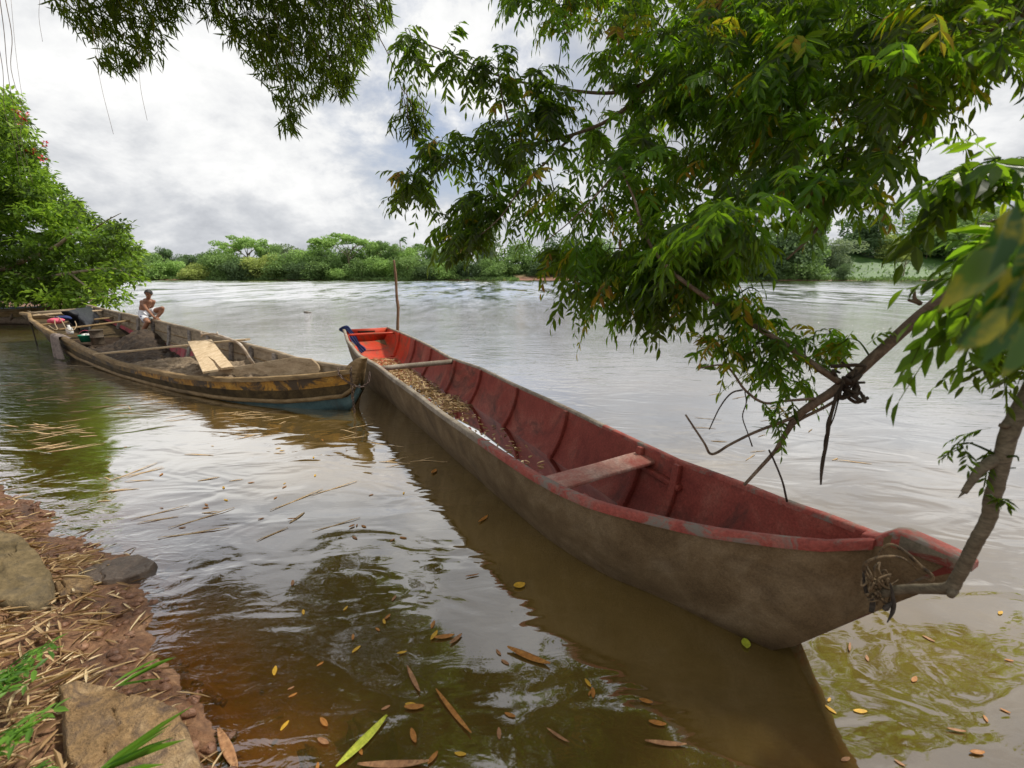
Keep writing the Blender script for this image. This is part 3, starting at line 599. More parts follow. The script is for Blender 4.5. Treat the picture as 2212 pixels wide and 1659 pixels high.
# leaf litter in the red boat
def litter(boat, s0, s1, n, z0, wfrac, lmin, lmax, hump=0.0):
    s_ = rng.uniform(s0, s1, n); u = rng.uniform(-1, 1, n); pos = []
    for a, b_ in zip(s_, u):
        wn = boat.N_(a)[0]; wf = boat.F_(a)[0]; c = (wn + wf) / 2; h = (wn - wf) / 2 * wfrac
        pos.append(boat.w2(a, c + b_ * h, z0 + abs(rng.normal(0, .012)) + hump * (1 - b_ * b_) * rng.uniform(.3, 1)))
    ax_ = rng.normal(size=(n, 3)); ax_[:, 2] *= .22; nn = rng.normal(size=(n, 3)) * .45 + (0, 0, 1)
    return leaf_array(pos, ax_, nn, rng.uniform(lmin, lmax, n), rng.uniform(.014, .03, n), rng.uniform(0, 1, n) ** 1.0, T_LANCE)
sT = s_at(RB, 975, 776, .62)
lt = arr_obj('dry_leaf_litter', [litter(RB, sT + .1, LR - 1.1, 1200, .11, .60, .06, .14, .04), litter(RB, sT - 1.25, sT + .3, 950, .102, .58, .06, .13, .015), litter(RB, 2.6, sT - 1.2, 130, .103, .5, .05, .13)], M['straw'])
tag(lt, 'heap of dry tan leaves and straw on the floor of the red boat', 'leaf litter', kind='stuff')
# navy cloth over the stern corner
def cloth_strip(name, pts, wid, mat, label, cat, seed=0, n=9):
    p = smooth_path(pts, 6); t = nrm(np.gradient(p, axis=0)); sec = []
    for i, (q, tt) in enumerate(zip(p, t)):
        sd_ = nrm(np.cross(tt, (0.2, -1, .3))); row = []
        for k, u in enumerate(np.linspace(-.5, .5, n)):
            w_ = wid * (1 + .25 * math.sin(i * .9 + seed)); row.append(q + sd_ * u * w_ + np.array([0, -1, .3]) * .02 * math.sin(k * 2.3 + i * .5 + seed))
        sec.append(row)
    b = MB(); b.grid(np.array(sec)); o = b.obj(name, [mat], solid=.006, sub=1); tag(o, label, cat); return o
cA = RB.w2(LR + .02, RB.N_(LR)[0] - .02, .74)
cloth_strip('rag', [RB.w2(LR + .05, RB.N_(LR)[0] + .03, .66), RB.w2(LR + .0, RB.N_(LR)[0] - .02, .755), RB.w2(LR - .12, RB.N_(LR)[0] - .12, .70), RB.w2(LR - .45, RB.N_(LR)[0] - .20, .45), RB.w2(LR - .75, RB.N_(LR)[0] - .30, .26)], .13, M['navy_cloth'], 'navy blue rag draped over the stern corner of the red boat', 'rag')
# pale float under the seat
o = bpy.data.objects.new
b = MB(); c = RB.w2(sa - .28, RB.N_(sa)[0] - .34, .26)
us = np.linspace(0, math.pi, 12); G = np.array([[c + .11 * np.array([math.sin(a) * math.cos(f_), math.sin(a) * math.sin(f_), .82 * math.cos(a)]) for f_ in np.linspace(0, 2 * math.pi, 18)] for a in us])
b.grid(G); bo = b.obj('float', [M['white_pl']]); tag(bo, 'pale round plastic float lying under the seat plank of the red boat', 'float')
b2 = MB(); b2.tube([c + (0, 0, .085), c + (0, 0, .115)], .02, 10)
ORG[bo] = np.zeros(3); b2.obj('neck', [M['white_pl']], bo)

# --- sand boat ---
an = [P(*q) for q in [(62, 678, .9), (66, 690, .82), (90, 707, .72), (117, 721, .6), (156, 739, .48), (203, 762, .38), (250, 781, .33), (305, 795, .32), (375, 809, .33), (449, 817, .36), (496, 819, .39), (566, 817, .45), (664, 811, .55), (754, 801, .62), (780, 797, .66)]]
af = [P(*q) for q in [(190, 659, 1.0), (234, 670, .93), (289, 682, .87), (344, 694, .82), (391, 705, .8), (430, 715, .78), (488, 731, .76), (527, 740, .74), (586, 756, .72), (644, 774, .68), (703, 785, .66), (750, 793, .65), (784, 795, .66)]]
bowA = (an[-1] + af[-1]) / 2; sternA = (an[0] + af[0]) / 2
AB = Boat(an, af, bowA, sternA, zb=([-.05, .25, 1.2, 9.0, 10.2, 11.2, 12, 15.6], [.45, .0, -.15, -.15, .08, .33, .48, .75]), wb=([0, .3, 1.5, 3, 9, 15], [1, .5, .72, .82, .86, .9]),
          floor=([.1, 1.0, 2, 9.5, 11.5, 13, 15.6], [.45, .15, .05, .05, .35, .55, .7]), inset_in=([0, 1, 3, 10, 15], [.5, .65, .78, .8, .85]))
LA = AB.L
sandb = thing('wooden_boat', 'wide wooden boat with peeling yellow side, loaded with sand, beyond the red boat', 'boat', q3(AB.w2(LA / 2, 0, 0)))
tsA = np.concatenate([np.linspace(.03, 1.2, 12), np.linspace(1.4, LA, 54)])
b = MB(); G = jitter([AB.outer(t) for t in tsA], .008, 4); b.grid(G, 0)
mi = []
for k in range(len(b.f)):
    i, j = divmod(k, 14); t = tsA[i]
    if j < 2: mi.append(0 if t < 5.2 else 3)
    elif 4 <= j < 7 and t < 3.0: mi.append(1)
    else: mi.append(2)
b.m = mi; b.add(G[-1], [list(range(15))[::-1]], 2)
b.obj('hull', [M['yellow'], M['teal'], M['dark_hull'], M['yellow_dull']], sandb)
b = MB(); ti = np.linspace(.12, LA - .05, 60); G = jitter([AB.inner(t) for t in ti], .006, 4); b.grid(G, 0, flip=True)
b.m = [(2 if (k % 14 in (6, 7) or (k % 14 in (5, 8) and ti[k // 14] > 9.5)) else 1 if (k % 14 in (4, 5, 8, 9) and 3.0 < ti[k // 14] < 13.4) else 0) for k in range(len(b.f))]  # floor cells coloured dark to stand for shade in the stern
b.add(G[-1], [list(range(15))], 0)
b.obj('inner_lining', [M['wood_in'], M['pink_in'], M['shade_dark']], sandb)
for near in (True, False):
    b = MB(); tr_ = np.linspace(.02, LA if near else LA + .85, 70); G = jitter([AB.rim(t, near, .035, .055, .02, .05) for t in tr_], .008, 4); b.grid(G, 0, flip=near)
    b.add(G[0], [list(range(6))]); b.add(G[-1], [list(range(6))]); b.obj('gunwale', [M['wood_brown'] if near else M['wood_in']], sandb)
# rub rail along the near side
b = MB(); sec = []
for t in np.linspace(.12, 10.5, 60):
    o_ = AB.outer(t); p = o_[3] * .3 + o_[4] * .7; n_ = np.append(AB.pp, 0)
    sec.append([p + (0, 0, .035) - n_ * .01, p + (0, 0, .028) + n_ * .035, p - (0, 0, .028) + n_ * .035, p - (0, 0, .035) - n_ * .01])
b.grid(jitter(sec, .006, 9), 0, closeu=True); b.obj('rub_rail', [M['wood_brown']], sandb)
# stem post
def pa(d, w, z): return AB.w2(-d, w, z)
b = MB(); sec = []
for d, z, l_, w in [(-.24, -.05, .22, .075), (-.16, .2, .26, .085), (-.08, .42, .29, .09), (-.02, .56, .31, .085), (.03, .67, .31, .07), (.06, .74, .24, .06), (.10, .81, .15, .05), (.115, .825, .12, .045)]:
    sec.append([pa(d - l_, w, z), pa(d - .02, w, z), pa(d, w * .5, z), pa(d, -w * .5, z), pa(d - .02, -w, z), pa(d - l_, -w, z)])
b.grid(np.array(sec), 0, closeu=True); b.add(sec[0], [list(range(6))]); b.add(sec[-1], [list(range(6))[::-1]])
b.obj('stem_post', [M['wood_brown']], sandb, bevel=.006)
# washboard standing on the near side at the bow
b = MB(); prof = [(3.05, .0), (2.9, .06), (2.7, .11), (1.55, .25), (1.25, .27), (.95, .22), (.85, .12), (.82, .03)]
pts0 = []; 
for s_, hgt in prof:
    wn, zn = AB.N_(s_); pts0.append((s_, wn - .26 + .05 * (s_ - 2), zn, hgt))
top = [AB.w2(a, w, z + h_) for a, w, z, h_ in pts0]; bot = [AB.w2(a, w + .05, z - .12) for a, w, z, h_ in pts0]
top2 = [AB.w2(a, w - .03, z + h_) for a, w, z, h_ in pts0]; bot2 = [AB.w2(a, w + .02, z - .12) for a, w, z, h_ in pts0]
b.grid(np.array([bot, top, top2, bot2]), 0); k = len(pts0); b.obj('washboard', [M['wood_tan']], sandb, bevel=.006)
b = MB(); sec = []
for s_ in np.linspace(.55, 2.9, 12):
    wn, zn = AB.N_(s_); wf = AB.F_(s_)[0]; c = (wn + wf) / 2; sec.append([AB.w2(s_, wn - .03, zn - .07), AB.w2(s_, c * .5 + wn * .5, zn - .045), AB.w2(s_, wf + .03, zn - .03)])
b.grid(np.array(sec)); b.obj('fore_deck', [M['wood_in']], sandb, solid=.02)
for x, y, z in [(234 + 20, 676, .91), (289 + 10, 685, .86), (330, 692, .83), (368, 700, .81), (412, 711, .79), (455, 722, .77), (505, 735, .75), (548, 746, .73), (600, 760, .71)]:
    s_ = s_at(AB, x, y, z); rib(AB, s_, M['wood_grey'], sandb, True, .13, .05, .95, .03, .05); rib(AB, s_, M['wood_grey'], sandb, False, .10, .04, .95, .0, .05)
# plank seams inside the far wall
for u in (.30, .58):
    b = MB(); sec = []
    for t in np.linspace(1.5, LA - .6, 40):
        p = AB.side_in(t, u, True, .034); q = AB.side_in(t, u + .03, True, .034); n_ = np.append(AB.pp, 0) * .010; sec.append([p, p + n_, q + n_, q])
    b.grid(np.array(sec)); b.obj('plank_seam', [M['wood_brown']], sandb)
# stern boards
for s_, dz, wd_, m_ in ((13.7, .06, .16, 'wood_pale'), (12.6, .20, .12, 'wood_brown'), (11.2, .18, .14, 'wood_brown')):
    thwart(AB, s_, wd_, .04, dz, M[m_], sandb, 'cross_board')
# end board at the stern
b = MB(); o_ = [AB.side_in(LA - .02, u, False, .0) for u in np.linspace(0, 1, 5)] + [AB.side_in(LA - .02, u, True, .0) for u in np.linspace(1, 0, 5)]
o2 = [q - np.append(AB.ax, 0) * .06 for q in o_]
b.add(o_ + o2, [list(range(10))[::-1], list(range(10, 20))] + [(i, (i + 1) % 10, 10 + (i + 1) % 10, 10 + i) for i in range(10)]); b.obj('transom', [M['wood_in']], sandb)
# sand cargo
def heap(name, s0, s1, fz, mat, label, sd=0, n=150, m=70, margin=.02):
    G = []; ss = np.linspace(s0, s1, n)
    for s_ in ss:
        row = []
        for u in np.linspace(0, 1, m):
            z = fz(s_, u)
            wn, zn = AB.N_(s_); wf, zf = AB.F_(s_); c = (wn + wf) / 2; h = (wn - wf) / 2 - .035; fl = np.interp(s_, *AB.floor); hb = h * np.interp(s_, *AB.ii)
            zn_ = z; un = np.clip((zn - zn_) / max(zn - fl, .01), 0, 1); uf = np.clip((zf - zn_) / max(zf - fl, .01), 0, 1)
            hn = h + (hb - h) * (.3 * un + .7 * un ** 2.4); hf = h + (hb - h) * (.3 * uf + .7 * uf ** 2.4)
            w = (c + hn - margin) * (1 - u) + (c - hf + margin) * u
            row.append(AB.w2(s_, w, z))
        G.append(row)
    G = np.array(G); x = G[..., 0]; y = G[..., 1]
    lump = fbm(x.ravel(), y.ravel(), 5.5, sd).reshape(x.shape); G[..., 2] += .042 * lump + .026 * fbm(x.ravel(), y.ravel(), 22, sd + 1, 3).reshape(x.shape) - .08 * np.maximum(fbm(x.ravel(), y.ravel(), 9, sd + 2, 3).reshape(x.shape) - .5, 0)
    b = MB(); b.grid(G); o = b.obj(name, [mat]); tag(o, label, 'sand', kind='stuff'); return o
sm = lambda a, b_, x: float(np.clip((x - a) / (b_ - a), 0, 1) ** 2 * (3 - 2 * np.clip((x - a) / (b_ - a), 0, 1)))
heap('sand_heap', .9, 6.9, lambda s_, u: .12 + (AB.N_(s_)[1] - .16) * sm(.9, 1.8, s_) * (1 - sm(5.4, 6.9, s_)) + .14 * u * (1 - sm(3.6, 5.2, s_)) * sm(1, 2, s_), M['sand'], 'pale dry sand piled in the forward half of the yellow sided boat', 21)
heap('wet_sand_heap', 6.6, 10.3, lambda s_, u: .10 + .54 * math.exp(-(abs(s_ - 8.9) / .95) ** 1.5) * (0.22 + .78 * math.exp(-((u - .78) / .30) ** 2)) , M['sand_wet'], 'dark wet sand heaped behind the sitting boy in the yellow sided boat', 33)

# long plank laid across
def plank(name, a, b_, wid, th, mat, label, cat='plank', split=False):
    mb = MB(); a = np.array(a); b_ = np.array(b_); x = nrm(b_ - a); y = nrm(np.cross((0, 0, 1), x)); sec = []
    for i, u in enumerate(np.linspace(0, 1, 9)):
        p = a + (b_ - a) * u + np.array([0, 0, .004 * math.sin(i * 2.1)]); sec.append([p - y * wid / 2, p - y * wid / 2 + (0, 0, th), p + y * wid / 2 + (0, 0, th), p + y * wid / 2])
    mb.grid(np.array(sec), 0, closeu=True); mb.add(sec[0], [(0, 1, 2, 3)]); mb.add(sec[-1], [(3, 2, 1, 0)])
    o = mb.obj(name, [mat], origin=q3((a + b_) / 2), bevel=.005); tag(o, label, cat); return o
pa0 = P(208, 767, .44); pa1 = P(536, 735, .80)
pa0 = pa0 + nrm(pa0 - pa1) * .0
plank('plank', pa0, pa1, .13, .035, M['wood_pale'], 'long narrow pale plank laid crosswise over both sides of the sand boat')
q0 = P(432, 739, .80 - .03); q1 = P(470, 800, .50)
u_ = (q0 + q1) / 2
# wide split board: two tongues with a crack between them
dirv = nrm(q1 - q0); sidev = nrm(np.cross(dirv, (0, 0, 1)));
if sidev[0] < 0: sidev = -sidev
upv = np.cross(sidev, dirv); upv = upv if upv[2] > 0 else -upv
Lb = np.linalg.norm(q1 - q0); mb = MB()
def bpt(u, w, h_): return q0 + dirv * Lb * u + sidev * w + upv * h_
outl = [(0, -.19), (0, .19), (.5, .20), (1.0, .23), (1.0, .055), (.93, .04), (.75, .03), (.60, -.025), (.58, -.03), (.78, 0.0), (.95, .0), (1.03, .005), (1.05, -.21), (.5, -.195)]
k = len(outl); mb.add([bpt(u, w, 0) for u, w in outl] + [bpt(u, w, .035) for u, w in outl], [(i, (i + 1) % k, k + (i + 1) % k, k + i) for i in range(k)] + [(k + 0, k + 1, k + 2, k + 7, k + 8, k + 13), (k + 2, k + 3, k + 4, k + 5, k + 6, k + 7), (k + 8, k + 9, k + 10, k + 11, k + 12, k + 13), (13, 8, 7, 2, 1, 0), (7, 6, 5, 4, 3, 2), (13, 12, 11, 10, 9, 8)])
bd_ = mb.obj('board', [M['wood_pale2']], origin=q3(u_), smooth=False); tag(bd_, 'wide pale board split at one end, leaning from the crosswise plank onto the sand', 'plank')
# driftwood branch
mb = MB(); pth = smooth_path([P(434, 716, .95), P(437, 722, .92), P(460, 721, .92), P(490, 730, .88), P(515, 741, .84), P(528, 755, .76), P(538, 772, .62), P(553, 792, .42)], 5)
mb.tube(pth, [.016, .015, .018, .022, .024, .023, .025, .022], 8); mb.tube([P(468, 722, .93), P(470, 717, .97)], [.018, .008], 6); mb.tube([P(437, 722, .92), P(434, 728, .86)], [.018, .01], 6)
db = mb.obj('driftwood_branch', [M['drift']], origin=q3(P(553, 792, .42))); tag(db, 'crooked pale dead branch resting on the sand and the plank in the sand boat', 'branch')

# tarpaulin draped over the stern boards
G = []; c0 = P(172, 668, 1.02); top_l = P(140, 676, 1.0); top_r = P(205, 662, 1.03)
for i, v_ in enumerate(np.linspace(0, 1, 16)):
    row = []
    for k_, u in enumerate(np.linspace(0, 1, 20)):
        tp = top_l * (1 - u) + top_r * u; xl = 134 + (172 - 134) * v_ ** .8; xr = 196 + 26 * math.sin(min(v_ * 2.4, 1.9)) - 18 * v_ ** 3; 
        x = xl * (1 - u) + xr * u; y = (674 - 13 * u) + v_ * (50 + 4 * u) - (5 * math.sin(u * 6.3 + 1) * v_); z = 1.0 - .62 * v_ + .05 * math.sin(u * 3.14) * (1 - v_)
        p = P(x, y, z); p = p + np.array([0, -1, .2]) * (.05 * math.sin(u * 13 + v_ * 5) * (0.3 + v_) + .05 * abs(math.sin(u * 7 - v_ * 6 + 1)) + .03 * math.sin(u * 23 + v_ * 14)); row.append(p)
    G.append(row)
mb = MB(); mb.grid(np.array(G)); tp_ = mb.obj('tarpaulin', [M['tarp']], origin=q3(c0), sub=1, solid=.004); tag(tp_, 'crumpled black plastic sheet thrown over the stern of the sand boat', 'tarpaulin')
def lathe(name, c, prof, mats, parent=None, seg=24, origin=None, mi=None):
    mb = MB(); G = np.array([[np.array(c) + (r_ * math.cos(a), r_ * math.sin(a), z) for a in np.linspace(0, 2 * math.pi, seg, endpoint=False)] for r_, z in prof])
    mb.grid(G, closeu=True)
    return mb.obj(name, mats, parent, origin=origin)
# drum
dc = P(213, 744, .24); t_ = None
dr = thing('drum', 'dark grimy metal drum of ash standing by the green bucket in the sand boat', 'drum', q3(dc))
lathe('body', dc, [(0, 0), (.135, 0), (.14, .02), (.135, .18), (.142, .185), (.142, .20), (.135, .205), (.14, .365), (.148, .37), (.148, .385), (.13, .385), (.125, .35)], [M['drum']], dr)
lathe('contents', dc, [(.127, .355), (.08, .362), (.0, .37)], [M['ash']], dr)
gc = P(189, 738, .30)
gb = thing('bucket', 'green plastic bucket of odds and ends beside the dark drum', 'bucket', q3(gc))
lathe('body', gc, [(0, 0), (.13, 0), (.165, .16), (.172, .165), (.172, .18), (.155, .18), (.14, .05), (0, .04)], [M['green_pl']], gb)
mb = MB(); mb.tube([gc + (math.cos(a) * .17, math.sin(a) * .03 - .02, .17 + .13 * math.sin(a)) for a in np.linspace(0, math.pi, 9)], .006, 6); mb.obj('handle', [M['pink_cloth']], gb)
mb = MB()
for dx, dy in ((-.04, .03), (.05, -.02), (.0, -.06)): mb.tube([gc + (dx, dy, .1), gc + (dx * 1.4, dy * 1.4, .21)], [.045, .04], 8)
mb.obj('contents', [M['white_pl']], gb)
# bundles and bottle at the stern
def bundle(name, c, sx, sy, sz, mat, label, cat, seed):
    us = np.linspace(0, math.pi, 12); G = []
    for a in us:
        G.append([np.array(c) + np.array([sx * math.sin(a) * math.cos(f_), sy * math.sin(a) * math.sin(f_), sz * math.cos(a)]) * (1 + .16 * math.sin(3 * f_ + seed) * math.sin(2 * a) + .08 * math.sin(7 * f_ + 4 * a + seed)) for f_ in np.linspace(0, 2 * math.pi, 22, endpoint=False)])
    mb = MB(); mb.grid(np.array(G), closeu=True); o = mb.obj(name, [mat], origin=q3(c)); tag(o, label, cat); return o
bundle('bundle', P(121, 693, .84), .20, .12, .07, M['pink_cloth'], 'bright pink cloth bundle on the stern board of the sand boat', 'cloth', 1)
bundle('bundle', P(136, 687, .88), .20, .12, .06, M['navy_cloth'], 'dark blue cloth bundle beside the pink cloth under the black sheet', 'cloth', 4)
lathe_b = lathe('bottle', P(152, 722, .50), [(0, 0), (.07, 0), (.075, .05), (.07, .15), (.03, .20), (.028, .24), (0, .24)], [M['white_pl']], origin=q3(P(152, 722, .5))); tag(lathe_b, 'pale plastic bottle standing below the stern board of the sand boat', 'bottle')
# rope over the stern and its line into the water
mb = MB(); mb.tube(smooth_path([P(60, 672, .95), P(90, 679, .93), P(110, 684, .90), P(125, 685, .92), P(134, 694, .86), P(142, 708, .76), P(150, 714, .70), P(160, 712, .70), P(165, 703, .76), P(162, 694, .82)], 6), .010, 6)
mb.tube(smooth_path([P(118, 688, .9), P(119, 700, .8), P(124, 710, .70), P(118, 712, .72), P(105, 703, .8)], 6), .010, 6)
rp = mb.obj('rope', [M['rope']]); tag(rp, 'tan rope looped over the stern boards of the sand boat', 'rope')
mb = MB(); top = P(58, 679, .92); base = P(67, 745, 0); top[:2] = base[:2] + (top[:2] - base[:2]) * .10 * 0 + 0; mb.tube(np.linspace(P(59, 680, .90), base * .15 + P(59, 680, .9) * .85, 3), .014, 6)
pt_ = P(59, 680, .90); bt = np.array([pt_[0] + .12, pt_[1] - .05, -.05]); mb.tube(smooth_path([pt_, (pt_ * .5 + bt * .5) + (.02, 0, 0), bt], 6), .016, 6)
mr = mb.obj('mooring_line', [M['rope_dark']]); tag(mr, 'dark mooring line hanging from the stern of the sand boat into the water', 'rope')
# sack hanging on the near side
G = []; s0_ = s_at(AB, 130, 727, .55)
for i, v_ in enumerate(np.linspace(0, 1, 14)):
    row = []
    for u in np.linspace(0, 1, 14):
        s_ = s0_ + .18 - .42 * u * (1 + .35 * v_) ; wn, zn = AB.N_(s_)
        if v_ < .25: w = wn - .16 + .22 * (v_ / .25); z = zn - .06 + .10 * math.sin(v_ / .25 * 1.6)
        else: w = wn + .075 + .03 * v_; z = zn + .04 - (zn + .02) * (v_ - .25) / .75
        row.append(AB.w2(s_, w + .035 * math.sin(u * 15 + v_ * 2), z + .01 * math.sin(u * 9)))
    G.append(row)
mb = MB(); mb.grid(np.array(G)); sk = mb.obj('sack', [M['net_cloth']], solid=.02, sub=1); tag(sk, 'wet greyish sack cloth hanging over the near side of the sand boat at its stern', 'sack')
# thin line along the sand boat's side
mb = MB(); mb.tube(smooth_path([P(110, 787, .02), P(280, 796, .04), P(420, 799, .06), P(520, 797, .10), P(600, 795, .20), P(690, 788, .42), P(745, 800, .63)][:4] + [P(560, 803, .30), P(640, 807, .45), P(752, 806, .55)], 5), .004, 4)
tln = mb.obj('thin_line', [M['rope']]); tag(tln, 'thin pale line strung low along the near side of the sand boat', 'line')
# chain at the bow
def chain(name, path, label, r_=.011, link=.052):
    p = smooth_path(path, 12); d = np.concatenate([[0], np.cumsum(np.linalg.norm(np.diff(p, axis=0), axis=1))]); n = int(d[-1] / (link * .78)); mb = MB()
    for i in range(n):
        t_ = (i + .5) * d[-1] / n; c = np.array([np.interp(t_, d, p[:, k]) for k in range(3)]); c2 = np.array([np.interp(min(t_ + .01, d[-1]), d, p[:, k]) for k in range(3)]); c1 = np.array([np.interp(max(t_ - .01, 0), d, p[:, k]) for k in range(3)])
        x = nrm(c2 - c1); y = nrm(np.cross(x, (0.3, 1, .2))); z = np.cross(x, y); sd_ = y if i % 2 else z
        ring = [c + x * link / 2 * math.cos(a) + sd_ * link * .30 * math.sin(a) for a in np.linspace(0, 2 * math.pi, 9)]
        mb.tube(ring, r_ * .55, 5, cap=False)
    o = mb.obj(name, [M['rust']]); tag(o, label, 'chain'); return o
cb = bowA
chain('chain', [AB.w2(.33, .17, .66), AB.w2(.26, .20, .56), AB.w2(.10, .14, .44), AB.w2(-.04, .07, .40), AB.w2(-.09, -.02, .46), AB.w2(-.07, -.08, .60)], 'rusty chain slung round the stem of the sand boat')
chain('chain', [AB.w2(.06, .14, .70), AB.w2(.06, .155, .62), AB.w2(.05, .16, .4), AB.w2(.05, .16, .1), AB.w2(.04, .16, -.02)], 'rusty chain hanging straight down from the sand boat bow into the water')

# ---------------- seated boy ----------------
BS = 12.35; ZF = s_at(AB, 330, 690, .83)
seat = AB.w2(ZF, AB.F_(ZF)[0], AB.F_(ZF)[1] + .02)
zc_seat = seat[1] * cp + (H - seat[2]) * sp_
def bp(zx, zy, dy=0.0):      # from the enlarged crop of the figure to metres about the seat
    q = PD((500 + zx * .1326) * .54, (1130 + zy * .1326) * .54, zc_seat + dy); return q
boy = thing('person', 'bare chested boy in white shorts sitting on the edge of the sand boat', 'person', q3(seat))
def skin_obj(name, chains, mat, parent, sub=2, root=0):
    verts = []; edges = []; rad = []
    idx = {}
    for ch in chains:
        prev = None
        for key, p, r_ in ch:
            if key in idx: i = idx[key]
            else:
                i = len(verts); idx[key] = i; verts.append(np.array(p) - ORG[parent]); rad.append(r_)
            if prev is not None: edges.append((prev, i))
            prev = i
    me = bpy.data.meshes.new(name); me.from_pydata([q3(v) for v in verts], edges, []); me.materials.append(mat)
    ob = bpy.data.objects.new(name, me); COL.objects.link(ob); ob.parent = parent; ORG[ob] = ORG[parent]
    md = ob.modifiers.new('skin', 'SKIN'); md.use_smooth_shade = True
    for sv, r_ in zip(me.skin_vertices[0].data, rad):
        sv.radius = (r_, r_) if np.isscalar(r_) else r_
    me.skin_vertices[0].data[root].use_root = True
    m2 = ob.modifiers.new('sub', 'SUBSURF'); m2.levels = sub; m2.render_levels = sub
    return ob
K = 1.0
pel = bp(560, 930, .0); wst = bp(560, 800, .0); chs = bp(620, 670, -.03); upc = bp(670, 585, -.05); nck = bp(690, 520, -.07); hd0 = bp(712, 430, -.11); hd1 = bp(718, 345, -.11); hd2 = bp(718, 285, -.09)
shR = bp(500, 580, -.06); elR = bp(650, 800, -.20); wrR = bp(845, 1015, -.24); hnR = bp(890, 1065, -.25)
shL = bp(865, 565, .02); elL = bp(800, 770, .10); wrL = bp(860, 1000, -.02); hnL = bp(900, 1075, -.10)
hpR = bp(530, 970, -.03); knR = bp(690, 1190, -.34); anR = bp(500, 1540, -.30); toR = bp(560, 1650, -.42)
hpL = bp(680, 950, .02); knL = bp(1120, 780, -.16); anL = bp(945, 1075, -.20); toL = bp(1060, 1150, -.26)
def ell(mb, c, rx, ry, rz, R3=np.eye(3), n=12, m=16):
    G = []
    for a in np.linspace(0.001, math.pi - .001, n):
        G.append([np.array(c) + R3 @ np.array([rx * math.sin(a) * math.cos(f_), ry * math.sin(a) * math.sin(f_), rz * math.cos(a)]) for f_ in np.linspace(0, 2 * math.pi, m, endpoint=False)])
    G = np.array(G); b0 = len(mb.v); mb.grid(G, closeu=True, flip=True); n_, m_ = G.shape[:2]
    mb.f += [[b0 + k for k in range(m_)], [b0 + (n_ - 1) * m_ + k for k in range(m_)][::-1]]; mb.m += [0, 0]
def bone(mb, pts, r):
    v, f = tube(smooth_path(pts, 5), r, 12); mb.add(v, f)
def remeshed(mb, name, mat, parent, vox, sm=6):
    o = mb.obj(name, [mat], parent); m = o.modifiers.new('remesh', 'REMESH'); m.mode = 'VOXEL'; m.voxel_size = vox; m.use_smooth_shade = True
    m = o.modifiers.new('smooth', 'SMOOTH'); m.factor = .6; m.iterations = sm; return o
hc = bp(716, 350, -.11); fw = nrm(np.array([.10, -1, -.22])); rt = nrm(np.cross(fw, (0, 0, 1))); up_ = np.cross(rt, fw); R3 = np.stack([rt, fw, up_], 1)
mb = MB()
ell(mb, hc + up_ * .018, .074, .092, .092, R3); ell(mb, hc + fw * .026 - up_ * .05, .052, .058, .064, R3); ell(mb, hc + fw * .058 - up_ * .095, .024, .02, .018, R3)
ell(mb, hc + fw * .03 - up_ * .02, .062, .058, .05, R3)
bone(mb, [hc + fw * .083 + up_ * .012, hc + fw * .104 - up_ * .02, hc + fw * .09 - up_ * .032], [.008, .014, .013])
for sg in (-1, 1): ell(mb, hc + rt * sg * .077 - up_ * .008 - fw * .008, .009, .018, .03, R3)
ell(mb, hc + fw * .082 - up_ * .058, .02, .012, .009, R3)
bone(mb, [bp(684, 560, -.03), bp(700, 480, -.07), bp(712, 400, -.09)], [.056, .048, .046])
for a, r1, r2, r3 in [(pel, .13, .10, .11), (wst, .112, .085, .13), ((wst + chs) / 2, .125, .09, .13), (chs, .142, .098, .12), (upc, .13, .08, .07)]: ell(mb, a, r1, r2, r3)
for sh in (shR, shL): ell(mb, sh * .93 + upc * .07 + (0, 0, -.01), .058, .055, .055)
bone(mb, [upc * .6 + shR * .4 + (0, 0, .035), bp(620, 520, -.02), nck + (0, .03, 0)], [.045, .042, .04]); bone(mb, [upc * .6 + shL * .4 + (0, 0, .03), bp(760, 515, 0), nck + (0, .03, 0)], [.045, .042, .04])
bone(mb, [shR, (shR + elR) / 2, elR, elR * .65 + wrR * .35, wrR], [.052, .046, .036, .038, .025]); bone(mb, [shL, (shL + elL) / 2, elL, elL * .65 + wrL * .35, wrL], [.050, .043, .034, .035, .024])
bone(mb, [hpR, (hpR + knR) / 2, knR], [.095, .080, .057]); bone(mb, [hpL, (hpL + knL) / 2, knL], [.095, .075, .055])
bone(mb, [knR, knR * .68 + anR * .32, anR], [.056, .058, .034]); ell(mb, knR, .062, .062, .062); ell(mb, knL, .058, .058, .058); bone(mb, [knL, knL * .68 + anL * .32 + (.01, .02, -.01), anL], [.053, .054, .034])
for an_, to_ in ((anR, toR), (anL, toL)):
    bone(mb, [an_ + (0, .02, -.01), an_ * .5 + to_ * .5, to_], [.034, .034, .022])
    sd_ = nrm(np.cross(to_ - an_, (0, 0, 1)))
    for k in range(5): bone(mb, [to_ + sd_ * (k - 2) * .014, to_ + sd_ * (k - 2) * .016 + nrm(to_ - an_) * (.030 - .003 * k)], [.010, .008])
for hw, q, d_ in ((hnR, wrR, nrm(hnR - wrR)), (hnL, wrL, nrm(hnL - wrL))):
    sd_ = nrm(np.cross(d_, (0, 1, 0.2))); bone(mb, [q, q * .5 + hw * .5, hw], [.024, .030, .026])
    for k in range(4):
        a = hw + sd_ * (k - 1.5) * .019; l_ = (.060, .072, .068, .052)[k]; p1 = a + d_ * (l_ * .55 + .02); p2 = p1 + nrm(d_ + np.array([0, .2, -.9])) * l_ * .5; bone(mb, [a, p1, p2], [.0105, .010, .008])
    a = q * .45 + hw * .55 - sd_ * .024; bone(mb, [a, a - sd_ * .022 + d_ * .028, a - sd_ * .020 + d_ * .055], [.013, .011, .009])
remeshed(mb, 'body', M['skin'], boy, .0065, 5)
